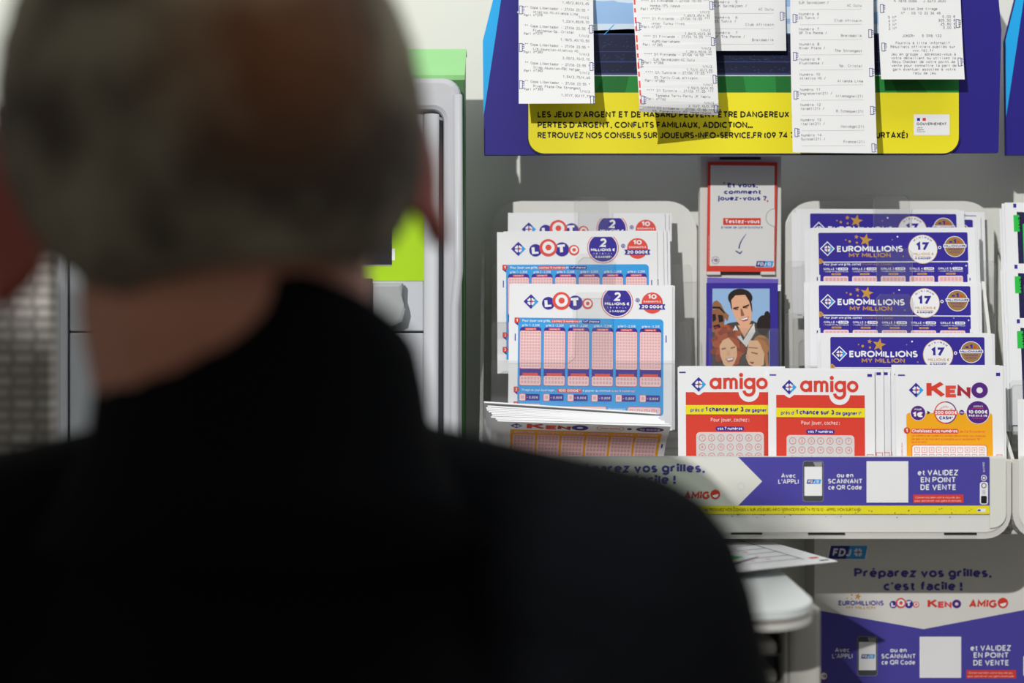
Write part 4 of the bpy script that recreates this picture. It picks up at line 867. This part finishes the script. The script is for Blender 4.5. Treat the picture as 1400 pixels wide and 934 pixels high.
box(bm, wx(968, -0.075), wx(1064, -0.075), -0.0785, -0.049, wz(601.5, -0.075), wz(600, -0.075))
obj('clear_pocket', bm, [m_clear], disp)

sB = (-0.070-CY)/FPX
S = Sheet(sB, 965.6, 387); S.base(965.6, 387, 1063.4, 592, 'navy', 0.0012); S.rect(1063.2-0.6, 389, 1067.4, 398, 'white', -0.5)
def u(x, y): return (960+x/6.675, 370+y/6.675)
def P(pts, m, L): S.poly([u(*p) for p in pts], m, L)
def E(x, y, rx, ry, m, L, n=24, a0=0, a1=2*PI): cx_, cy_ = u(x, y); S.disc(cx_, cy_, rx/6.675, m, L, n, ry/6.675, a0, a1)
P([(92,165), (615,165), (605,1340), (82,1340)], 'skyblue', 1)
P([(88,560), (240,480), (300,470), (460,460), (606,540), (604,900), (86,900)], 'cloth', 2)
E(556, 500, 62, 92, 'hairdark', 2.5); E(590, 430, 30, 60, 'hairdark', 2.6)
P([(300,500), (370,640), (470,480), (480,560), (400,700), (270,560)], 'leaflet', 3); P([(318,500), (380,610), (455,490)], 'skin', 3.4)
E(345, 250, 112, 84, 'hairdark', 3.5); P([(236,220), (260,340), (290,400), (285,250)], 'hairdark', 3.6); P([(405,200), (450,300), (455,380), (420,330)], 'hairdark', 3.6)
P([(262,270), (300,228), (390,222), (425,280), (440,330), (452,400), (440,470), (400,525), (355,515), (310,460), (272,370)], 'skin', 4)
P([(278,340), (330,330), (332,342), (282,356)], 'hairdark', 5); P([(366,330), (424,308), (426,322), (370,346)], 'hairdark', 5); E(310, 356, 18, 7, 'tan', 5); E(396, 340, 18, 7, 'tan', 5)
P([(346,350), (360,350), (384,412), (350,418)], 'tan', 4.5); P([(336,445), (420,420), (412,455), (372,466)], 'crimson', 5); P([(342,446), (414,426), (408,444), (370,454)], 'white', 5.5)
P([(86,360), (190,350), (205,420), (190,540), (140,580), (86,560)], 'tan', 4); P([(86,350), (96,290), (130,272), (165,300), (200,370), (240,410), (225,462), (170,390), (120,352)], 'hat', 5); P([(92,330), (160,330), (205,385), (200,396), (150,348), (90,348)], 'hairdark', 5.5)
P([(88,400), (118,398), (124,450), (92,470)], 'black', 6); P([(140,405), (186,410), (190,465), (150,475)], 'black', 6); P([(95,505), (150,490), (165,520), (110,540)], 'hairdark', 6); E(126, 520, 20, 6, 'crimson', 6.5)
for i in range(70):
    a = random.random()*2*PI; r = math.sqrt(random.random()); x, y = 230+150*r*math.cos(a), 690+165*r*math.sin(a)
    if x < 96: x = 100+random.random()*30
    E(x, y, 26+random.random()*16, 22+random.random()*16, random.choice(('hairred', 'hairred', 'hairred2')), 6+i*0.02, 12)
P([(152,690), (180,640), (240,610), (280,650), (310,700), (312,780), (285,850), (250,900), (190,860), (160,780)], 'skin2', 8)
P([(230,610), (330,640), (340,720), (300,690), (260,640)], 'hairred', 8.4); P([(170,712), (208,704), (210,716), (174,726)], 'tan', 9); P([(252,706), (292,692), (296,704), (256,718)], 'tan', 9); P([(222,730), (236,730), (246,776), (222,780)], 'skin', 9); P([(206,806), (286,790), (272,828), (228,836)], 'crimson', 9); P([(212,808), (280,794), (268,818), (230,824)], 'white', 9.5)
E(530, 690, 78, 100, 'hairblond', 6.5); P([(470,610), (600,620), (600,700), (560,640)], 'hat', 7)
P([(420,640), (500,640), (540,690), (560,760), (556,860), (500,890), (420,860), (392,800), (404,740)], 'skin2', 8); P([(390,770), (412,760), (418,800), (400,818)], 'skin', 8.5); P([(440,742), (500,756), (498,768), (442,754)], 'tan', 9); P([(415,700), (500,706), (500,714), (416,708)], 'hat', 9); P([(420,832), (470,838), (450,856)], 'crimson', 9); P([(500,620), (590,760), (600,900), (575,900), (560,760)], 'hairblond', 9)
br = S.build('brochure', wp(965.8, 387, -0.068), (LEAN*0.4, 0.0, 0)); tag(br, 'purple-bordered brochure with a photo of four smiling people', 'brochure', 'brochures in the dispenser')
S = Sheet(sB, 965.6, 387); S.base(965.6, 387, 1063.4, 592, 'violet', 0.0012)
bq = S.build('brochure', wp(967, 379.5, -0.0635), (LEAN*0.4, 0.022, 0)); tag(bq, 'lighter violet brochure edge showing above the photo brochure', 'brochure', 'brochures in the dispenser')
for i, (px, yy) in enumerate(((969, -0.0655), (971, -0.0605))):
    S = Sheet(sB, 965.6, 387); S.base(965.6, 388, 1063.4, 592, 'darkgrey' if i == 0 else 'white', 0.0012)
    tag(S.build('brochure', wp(px, 387+i*1.5, yy), (LEAN*0.4, 0.004, 0)), ('dark brochure edge just right of the photo brochure', 'white brochure edge beyond the dark brochure edge')[i], 'brochure', 'brochures in the dispenser')

# ---------------------------------------------------------------- printed board under the rack
YP = -0.040
board = thing('printed_board', 'grey and navy printed board fixed to the wall below the racks', 'board', wp(1262, 960, YP))
bm = bmesh.new(); box(bm, wx(1112.5, YP), wx(1412, YP), YP, -0.0005, wz(975, YP), wz(728, YP), 0.002, 1); obj('backing', bm, m_rim, board)
yb = YP-0.0012; S = Sheet((yb-CY)/FPX, 1262, 960)
S.base(1113.5, 730, 1411, 972, 'panelgrey', 0.001)
S.poly([(1113.5, 833.7), (1262.7, 860.3), (1411, 832), (1411, 972), (1113.5, 972)], 'stripnavy', 1)
fdj_logo(S, 1132.3, 746.2, 1186, 764.4); two_lines(S, 1261.8, 789.4, 807.5, 1.0)
S.text('EUROMILLIONS', 1146.5, 1208, 828, 'navy', 2, 0.04, 6.8); S.text('MY MILLION', 1157, 1196.8, 832.8, 'gold', 2, 0.02, 4); S.star(1172.8, 815.6, 5, 'gold', 2); S.star(1164.4, 813.5, 2, 'gold', 2); S.disc(1158, 818, 0.8, 'gold', 2, 8); S.disc(1164, 818.6, 0.9, 'gold', 2, 8)
loto_logo(S, 1231.5, 824.6, 0.58); keno_logo(S, 1268, 1314, 831.2, 12, cols=('red', 'rose', 'rose', 'purple')); amigo_upper(S, 1324.5, 1377.6, 831.2, 13.4)
buy_block(S, 1151.6, 891.8, 900.2, (1172.4, 870.6, 1199, 923.8), 1228.2, (892, 900.4, 908.8), (1257.2, 870.6, 1314, 926.8), 1354.6, (889.8, 899.6, 910), (1321, 916.2, 1389, 927.6))
S.disc(1126, 924.4, 5.6, 'white', 2); S.ring(1126, 924.4, 5.6, 4.7, 'crimson', 3); S.text('-18', 1122.4, 1129.6, 926.4, 'black', 3, 0.02, 4)
S.rect(1399, 896, 1411, 925, 'white', 2, 3)
S.build('printed_sheet', wp(1262, 960, yb), parent=board)

# ---------------------------------------------------------------- writing ledge
ZL = ZC-0.186
m_ledge = mat('ledge_laminate', (218, 224, 224), 0.4, 0.03, 30); m_cab = mat('cabinet_grey', (178, 176, 170), 0.5, 0.04)
ledge = thing('writing_ledge', 'white writing ledge with a rounded corner in front of the man', 'ledge', (0, -0.2, 0))
Xr = 0.217
def ledge_pts(x1, yf, r):
    P = [(-0.035, -0.20), (-0.62, -0.20), (-0.62, yf)]
    for k in range(13):
        a = -PI/2+PI/2*k/12; P.append((x1-r+r*math.cos(a), yf+r*1.3+r*1.3*math.sin(a)))
    P.append((x1+0.004, YP-0.002)); P.append((-0.035, YP-0.002)); return P
bm = bmesh.new(); prism(bm, ledge_pts(Xr, -0.422, 0.045), ZL-0.006, ZL, 0.0012, axis='z'); obj('top', bm, m_ledge, ledge)
bm = bmesh.new(); prism(bm, ledge_pts(Xr-0.001, -0.4205, 0.045), ZL-0.0085, ZL-0.0062, axis='z'); obj('seam', bm, mat('brown_seam', (120,96,80), 0.6), ledge)
bm = bmesh.new(); prism(bm, ledge_pts(Xr, -0.422, 0.045), ZL-0.0135, ZL-0.0087, 0.002, axis='z'); obj('underside_lip', bm, m_rim, ledge)
yc = -0.335
bm = bmesh.new(); box(bm, wx(1079, yc), wx(1112, yc)+0.006, yc, YP-0.003, 0.0, ZL-0.0137, 0.004, 2); obj('side_panel', bm, m_cab, ledge)
bm = bmesh.new(); box(bm, wx(1074, yc), wx(1078, yc), yc+0.002, yc+0.03, 0.0, ZL-0.0137, 0.001, 1); obj('door_edge', bm, m_rim, ledge)
bm = bmesh.new(); box(bm, -0.6, wx(1073, yc), -0.215, -0.205, 0.0, ZL-0.0137); obj('rear_panel', bm, m_cab, ledge)
bm = bmesh.new(); box(bm, -0.6, -0.57, yc, -0.216, 0.0, ZL-0.0137, 0.003); obj('end_panel', bm, m_cab, ledge)
for i, (pa, pb) in enumerate(((881, 901), (921, 941), (961, 981))):
    bm = bmesh.new(); box(bm, -0.5, wx(1068, yc), yc+0.012, yc+0.10, wz(pb, yc), wz(pa, yc), 0.005, 3); obj('drawer', bm, m_rim, ledge)
    bm = bmesh.new(); box(bm, -0.568, wx(1078, yc), yc+0.016, yc+0.105, wz(pb+1.6, yc), wz(pb+0.3, yc)); obj('drawer_runner', bm, m_cab, ledge)

# slips lying on the ledge
sg_ = 0.00066
S = Sheet(sg_, 0, 0); S.base(0, 0, 300, 190, 'paper', 0.0004)
for i in range(7): S.line(150, 14+24*i, 268, 14+24*i, 1.2, 'darkgrey', 2); S.line(20, 14+24*i, 128, 14+24*i, 1.0, 'crimson', 2)
S.line(268, 6, 268, 166, 1.2, 'darkgrey', 2); S.line(150, 4, 150, 184, 1.8, 'darkgrey', 2)
for i in range(11): S.rect(136, 4+16.5*i, 139, 14+16.5*i, 'black', 2)
for i in range(6):
    for k in range(3): S.rect(182+22*k, 22+24*i, 188+22*k, 28+24*i, 'lightpink', 2); S.rect(40+26*k, 20+24*i, 56+26*k, 30+24*i, 'lightpink', 2)
S.rect(282, 176, 295, 181, 'black', 2); S.rect(280, 158, 292, 165, 'red', 2)
# lies face up: sheet plane turned flat, back edge raised on the pile below
P1 = Vector((0.263, -0.251, ZC-0.1775)); ang = math.radians(180+33)
t_ = S.build('lottery_slip', P1, (0, 0, 0)); tag(t_, 'white ruled slip with pink figures lying on the ledge, its tip overhanging the edge', 'slip')
ux = Vector((-0.90, -0.42, -0.02)).normalized(); vx = Vector((-0.30, 0.92, 0.045)); vx = (vx-ux*vx.dot(ux)).normalized()
nrm = ux.cross(-vx)
def lay(o, origin, xdir, down):
    # local x -> xdir, local -z -> down, local -y -> up
    yd_ = -(xdir.cross(down)).normalized()
    if yd_.z > 0: yd_ = -yd_
    o.matrix_world = Matrix(((xdir.x, yd_.x, -down.x, origin.x), (xdir.y, yd_.y, -down.y, origin.y), (xdir.z, yd_.z, -down.z, origin.z), (0,0,0,1)))
lay(t_, P1 + vx*190*sg_ + ux*300*sg_, -ux, -vx)
S = Sheet(sg_, 0, 0); S.base(0, 0, 260, 170, 'paper', 0.0004); S.rect(60, 20, 240, 160, 'tabgreen', 1); S.rect(60, 20, 64, 160, 'black', 2)
g_ = S.build('lottery_slip', (0,0,0)); tag(g_, 'slip with a green printed panel lying on the ledge beside the man', 'slip')
u2 = Vector((0.62, 0.78, 0)).normalized(); v2 = Vector((0.78, -0.62, 0)).normalized()
lay(g_, Vector((0.008, -0.300, ZC-0.1755)), u2, v2)

# ---------------------------------------------------------------- the man, seen from behind
def ball(bm, c, r, R=None, seg=20):
    M = Matrix.Translation(Vector(c)) @ (R.to_4x4() if R else Matrix.Identity(4)) @ Matrix.Diagonal((r[0], r[1], r[2], 1)) if isinstance(r, (tuple, list)) else Matrix.Translation(Vector(c)) @ Matrix.Scale(r, 4)
    bmesh.ops.create_uvsphere(bm, u_segments=seg, v_segments=seg//2, radius=1.0, matrix=M)
def limb(bm, a, b, ra, rb, seg=18, ends=True):
    a = Vector(a); b = Vector(b); d = b-a
    M = Matrix.Translation((a+b)/2) @ d.to_track_quat('Z', 'Y').to_matrix().to_4x4()
    bmesh.ops.create_cone(bm, cap_ends=True, segments=seg, radius1=ra, radius2=rb, depth=d.length, matrix=M)
    ball(bm, a, ra, seg=seg); ball(bm, b, rb, seg=seg)
def fuse(bm, voxel, smooth=6):
    """one continuous closed surface out of overlapping solids"""
    bmesh.ops.recalc_face_normals(bm, faces=bm.faces)
    me = bpy.data.meshes.new('body'); bm.to_mesh(me); bm.free()
    o = bpy.data.objects.new('body', me); COLL.objects.link(o)
    m = o.modifiers.new('r', 'REMESH'); m.mode = 'VOXEL'; m.voxel_size = voxel
    if smooth: q = o.modifiers.new('s', 'SMOOTH'); q.factor = 0.5; q.iterations = smooth
    r = bpy.data.meshes.new_from_object(o.evaluated_get(bpy.context.evaluated_depsgraph_get()))
    bpy.data.objects.remove(o); bpy.data.meshes.remove(me)
    out = bmesh.new(); out.from_mesh(r); bpy.data.meshes.remove(r)
    return out
MX, MY = -0.110, -0.80
HO = Vector((-0.1235, -0.788, ZC+0.064))                       # between the ears
HR = Matrix.Rotation(math.radians(13), 3, 'Z') @ Matrix.Rotation(math.radians(-7), 3, 'Y') @ Matrix.Rotation(math.radians(-12), 3, 'X')
def hd(x, y, z): return HO + HR @ Vector((x, y, z))
SHZ = ZC-0.122; SY = -0.735
def ms(x): return 2*MX-x                                       # mirrored about the spine
m_skin = mat('skin', (168, 112, 92), 0.5, 0.06, 60, sss=0.1); m_ear = mat('ear_skin', (128, 48, 34), 0.5, 0.06, 60, sss=0.1)
m_jacket = mat('black_jacket', (9, 10, 14), 0.9, 0.15, 200, spec=0.05, bump=0.1); m_trouser = mat('dark_trousers', (30, 32, 40), 0.85, 0.1, 200); m_shoe = mat('black_shoe', (18, 17, 17), 0.4)
man = thing('person', 'man in a black high-collared jacket with short grey hair, seen from behind', 'person', (MX, MY, 0))
bm = bmesh.new()
ball(bm, hd(0, -0.012, 0.032), (0.078, 0.096, 0.090), HR, 28); ball(bm, hd(0, 0.034, -0.020), (0.063, 0.064, 0.098), HR, 24); ball(bm, hd(0, 0.040, -0.078), (0.050, 0.048, 0.040), HR)
ball(bm, hd(0, 0.100, -0.028), (0.012, 0.018, 0.016), HR); limb(bm, hd(0, 0.094, 0.015), hd(0, 0.104, -0.022), 0.007, 0.010)
for sx in (-1, 1):
    ball(bm, hd(sx*0.030, 0.083, 0.022), (0.022, 0.012, 0.009), HR); ball(bm, hd(sx*0.034, 0.080, -0.018), (0.022, 0.016, 0.018), HR)
ball(bm, hd(0, 0.093, -0.058), (0.024, 0.009, 0.006), HR); ball(bm, hd(0, 0.091, -0.068), (0.021, 0.010, 0.007), HR); ball(bm, hd(0, 0.082, -0.098), (0.020, 0.014, 0.014), HR)
for sx in (-1, 1):                                            # ears: a thin shell with a rolled rim, standing off the head
    q = 1.2 if sx < 0 else 0.9
    E_ = HR @ Matrix.Rotation(sx*math.radians(-38*q), 3, 'Z') @ Matrix.Rotation(math.radians(8), 3, 'X')
    gk = 1.22 if sx < 0 else 1.0
    c = hd(sx*0.0875 - (0.006 if sx < 0 else 0), -0.008, 0.003 if sx < 0 else 0.008)
    ball(bm, c + E_ @ Vector((0, -0.012, 0)), (0.006, 0.022*gk, 0.036*(1+(gk-1)*0.4)), E_)
    rim = [c + E_ @ Vector((sx*0.002, -0.012-0.0215*gk*math.cos(a), 0.0365*(1+(gk-1)*0.4)*math.sin(a))) for a in [(-1.9+3.9*k/14) for k in range(15)]]
    tube(bm, rim, 0.0042, 8); ball(bm, c + E_ @ Vector((0, -0.006, -0.035)), (0.0055, 0.010, 0.012), E_)
limb(bm, (MX-0.006, -0.772, ZC-0.08), hd(-0.006, -0.006, -0.045), 0.056, 0.060)
limb(bm, (MX, -0.745, ZC-0.13), (MX, -0.768, ZC-0.06), 0.065, 0.054)
limb(bm, (MX, -0.73, ZC-0.22), (MX, -0.78, ZC-0.62), 0.105, 0.115); ball(bm, (MX, -0.73, ZC-0.24), (0.155, 0.095, 0.15)); ball(bm, (MX, -0.78, 0.90), (0.155, 0.105, 0.12))
ELB = (0.118, -0.69, ZC-0.345); WRI = (0.045, -0.445, ZC-0.156)
for mir in (False, True):
    f = (lambda p: (ms(p[0]), p[1], p[2])) if mir else (lambda p: p)
    sh = (0.042, SY, SHZ)
    limb(bm, f((MX+0.02, SY, ZC-0.10)), f(sh), 0.05, 0.048); limb(bm, f(sh), f(ELB), 0.046, 0.036); limb(bm, f(ELB), f(WRI), 0.036, 0.024)
    w = Vector(f(WRI)); sg1 = -1 if not mir else 1
    fw = Vector((sg1*0.25, 0.95, -0.09)).normalized(); sd = Vector((-fw.y*-1, fw.x*-1, 0)).normalized()
    if sd.x < 0: sd = -sd
    palm = w + fw*0.055 + Vector((0, 0, -0.007))
    for k, (o_, L_) in enumerate(((-0.030, 0.062), (-0.010, 0.074), (0.010, 0.080), (0.030, 0.070))):
        o2 = o_ if mir else -o_                                # little finger outside
        kn = w + fw*(0.092-abs(o_)*0.15) + sd*(o2*-1) + Vector((0, 0, -0.009))
        limb(bm, w + sd*(o2*-0.55), kn, 0.0135, 0.0105, 10)
        p = kn; dr = fw.copy(); rr = 0.0092
        for j, fr in enumerate((0.45, 0.31, 0.24)):
            dr = (dr + Vector((0, 0, -0.10 if j == 0 else -0.06))).normalized(); nx_ = p + dr*L_*fr
            nx_.z = max(nx_.z, ZL+0.0085); limb(bm, p, nx_, rr, rr-0.0009, 10); p = nx_; rr -= 0.0009
    ts = -sd if not mir else sd                                # thumb towards the middle of the body
    t0 = w + fw*0.025 + ts*0.018 + Vector((0, 0, -0.006)); t1 = t0 + fw*0.035 + ts*0.030; t2 = t1 + fw*0.034 + ts*0.008; t2.z = max(t2.z, ZL+0.0095)
    limb(bm, t0, t1, 0.014, 0.011, 10); limb(bm, t1, t2, 0.0105, 0.009, 10)
    hip = f((MX+0.085, -0.78, 0.88)); kn_ = f((MX+0.095, -0.775, 0.47)); an = f((MX+0.10, -0.80, 0.09))
    limb(bm, hip, kn_, 0.075, 0.05); limb(bm, kn_, an, 0.048, 0.032); limb(bm, an, f((MX+0.11, -0.68, 0.04)), 0.03, 0.022)
bm = fuse(bm, 0.0042, 4)
inv = HR.inverted()
def is_ear(co):
    l = inv @ (co-HO); return abs(l.x) > 0.0765 and -0.06 < l.y < 0.03 and -0.045 < l.z < 0.06
for fc in bm.faces:
    if is_ear(fc.calc_center_median()): fc.material_index = 1
obj('body', bm, [m_skin, m_ear], man, True)
# hair: cropped, a shell over the skull above the nape and behind the forehead
m_hair = bpy.data.materials.new('grey_hair'); m_hair.use_nodes = True; nt = m_hair.node_tree; b = nt.nodes['Principled BSDF']; b.inputs['Roughness'].default_value = 0.75; b.inputs['Specular IOR Level'].default_value = 0.2
tc = nt.nodes.new('ShaderNodeTexCoord'); n1_ = nt.nodes.new('ShaderNodeTexNoise'); n1_.inputs['Scale'].default_value = 15; n1_.inputs['Detail'].default_value = 5
cr = nt.nodes.new('ShaderNodeValToRGB'); cr.color_ramp.elements[0].position = 0.43; cr.color_ramp.elements[0].color = lin((66, 56, 47)); cr.color_ramp.elements[1].position = 0.60; cr.color_ramp.elements[1].color = lin((134, 126, 108))
# thin patch of hair at the crown lets the scalp colour through
vd = nt.nodes.new('ShaderNodeVectorMath'); vd.operation = 'DISTANCE'; vd.inputs[1].default_value = (-0.092-MX, -0.872-MY, ZC+0.108)
mr = nt.nodes.new('ShaderNodeMapRange'); mr.inputs[1].default_value = 0.055; mr.inputs[2].default_value = 0.0; mr.inputs[3].default_value = 0.0; mr.inputs[4].default_value = 0.7
mx = nt.nodes.new('ShaderNodeMix'); mx.data_type = 'RGBA'; mx.inputs[7].default_value = lin((140, 78, 36))
nt.links.new(tc.outputs['Object'], n1_.inputs['Vector']); nt.links.new(n1_.outputs['Fac'], cr.inputs[0]); nt.links.new(tc.outputs['Object'], vd.inputs[0]); nt.links.new(vd.outputs['Value'], mr.inputs[0])
nt.links.new(mr.outputs[0], mx.inputs[0]); nt.links.new(cr.outputs[0], mx.inputs[6]); nt.links.new(mx.outputs[2], b.inputs['Base Color'])
bm = bmesh.new(); ball(bm, (0, -0.012, 0.028), (0.0885, 0.1025, 0.1025), None, 84)
def keep(p):
    if p.y > 0.055 and p.z < 0.085-0.2*(p.y-0.055): return False
    if p.z < -0.056 + 1.1*max(0, p.y+0.045): return False
    return p.z > -0.060
bmesh.ops.delete(bm, geom=[v for v in bm.verts if not keep(v.co)], context='VERTS')
r_ = bmesh.ops.solidify(bm, geom=list(bm.faces), thickness=0.010)
for v in bm.verts:
    v.co = v.co * (1+random.uniform(-0.006, 0.008)); v.co = hd(*v.co)
obj('hair', bm, m_hair, man, True)
for sx in (-1, 1):
    bm = bmesh.new(); ball(bm, hd(sx*0.031, 0.0865, 0.006), (0.0115, 0.0115, 0.0115), HR, 16); e_ = obj('eye', bm, mat('eye_white', (225, 222, 216), 0.2), man, True)
    bm = bmesh.new(); ball(bm, hd(sx*0.031, 0.0948, 0.003), (0.0052, 0.0036, 0.0052), HR, 12); obj('iris', bm, mat('dark_iris', (50, 34, 24), 0.2), e_, True)
    bm = bmesh.new(); tube(bm, [hd(sx*0.014, 0.096, 0.026), hd(sx*0.030, 0.095, 0.031), hd(sx*0.046, 0.084, 0.027)], [0.003, 0.004, 0.002], 8); obj('eyebrow', bm, m_hair, man, True)
# jacket with a stand-up collar
bm = bmesh.new()
ball(bm, (MX, -0.735, ZC-0.27), (0.185, 0.118, 0.20)); limb(bm, (MX, -0.735, ZC-0.20), (MX, -0.785, ZC-0.66), 0.135, 0.15)
ball(bm, (MX, -0.785, 0.92), (0.185, 0.14, 0.12)); limb(bm, (MX-0.01, -0.755, ZC-0.15), (MX, -0.778, ZC-0.075), 0.092, 0.078); limb(bm, (MX, -0.745, ZC-0.25), (MX, -0.76, ZC-0.13), 0.12, 0.095)
for mir in (False, True):
    f = (lambda p: (ms(p[0]), p[1], p[2])) if mir else (lambda p: p)
    limb(bm, f((0.048, SY, SHZ)), f((-0.058, SY-0.012, ZC-0.086)), 0.064, 0.053); limb(bm, f((0.048, SY, SHZ)), f((MX+0.06, SY+0.02, ZC-0.2)), 0.062, 0.09)
    limb(bm, f((0.050, SY, SHZ-0.006)), f((ELB[0]-0.006, ELB[1], ELB[2])), 0.064, 0.056); q = Vector(f(ELB)).lerp(Vector(f(WRI)), 0.9); limb(bm, f((ELB[0]-0.008, ELB[1], ELB[2])), q, 0.054, 0.036)
bm = fuse(bm, 0.0045, 5)
jk = obj('jacket', bm, m_jacket, man, True)
bm = bmesh.new(); N_ = 48; rows = []
def ring_pt(k, hw, hdp, z0, tilt):
    a = 2*PI*k/N_; x, y = hw*math.cos(a), hdp*math.sin(a); return Vector((MX+0.003+x, -0.785+y, z0-(y+0.07)*tilt))
prof = [(0.095, 0.088, -0.085, 0.0), (0.083, 0.080, -0.055, 0.1), (0.074, 0.074, -0.030, 0.2), (0.0705, 0.072, 0.004, 0.35), (0.0675, 0.070, 0.027, 0.48), (0.064, 0.067, 0.0315, 0.5), (0.0605, 0.0635, 0.027, 0.48), (0.060, 0.063, -0.03, 0.2), (0.07, 0.07, -0.085, 0.0)]
for (hw, hdp, z0, tl) in prof: rows.append([bm.verts.new(ring_pt(k, hw, hdp, ZC+z0, tl)) for k in range(N_)])
for i in range(len(rows)):
    j = (i+1) % len(rows)
    for k in range(N_): bm.faces.new((rows[i][k], rows[i][(k+1) % N_], rows[j][(k+1) % N_], rows[j][k]))
obj('collar', bm, m_jacket, jk, True)
bm = bmesh.new(); ball(bm, (MX, -0.78, 0.90), (0.175, 0.125, 0.13))
for s_ in (-1, 1):
    limb(bm, (MX+s_*0.085, -0.78, 0.88), (MX+s_*0.095, -0.775, 0.47), 0.092, 0.068); limb(bm, (MX+s_*0.095, -0.775, 0.47), (MX+s_*0.10, -0.80, 0.08), 0.068, 0.056)
bm = fuse(bm, 0.008, 6); obj('trousers', bm, m_trouser, man, True)
for s_ in (-1, 1):
    bm = bmesh.new(); x = MX+s_*0.105
    ball(bm, (x, -0.80, 0.05), (0.042, 0.055, 0.05)); ball(bm, (x, -0.66, 0.035), (0.045, 0.075, 0.035)); limb(bm, (x, -0.80, 0.04), (x, -0.66, 0.036), 0.038, 0.034); box(bm, x-0.042, x+0.042, -0.85, -0.60, 0.0, 0.03, 0.012)
    bm = fuse(bm, 0.006, 3)
    for v in bm.verts: v.co.z = max(v.co.z, 0.0005)
    obj('shoe', bm, m_shoe, man, True)
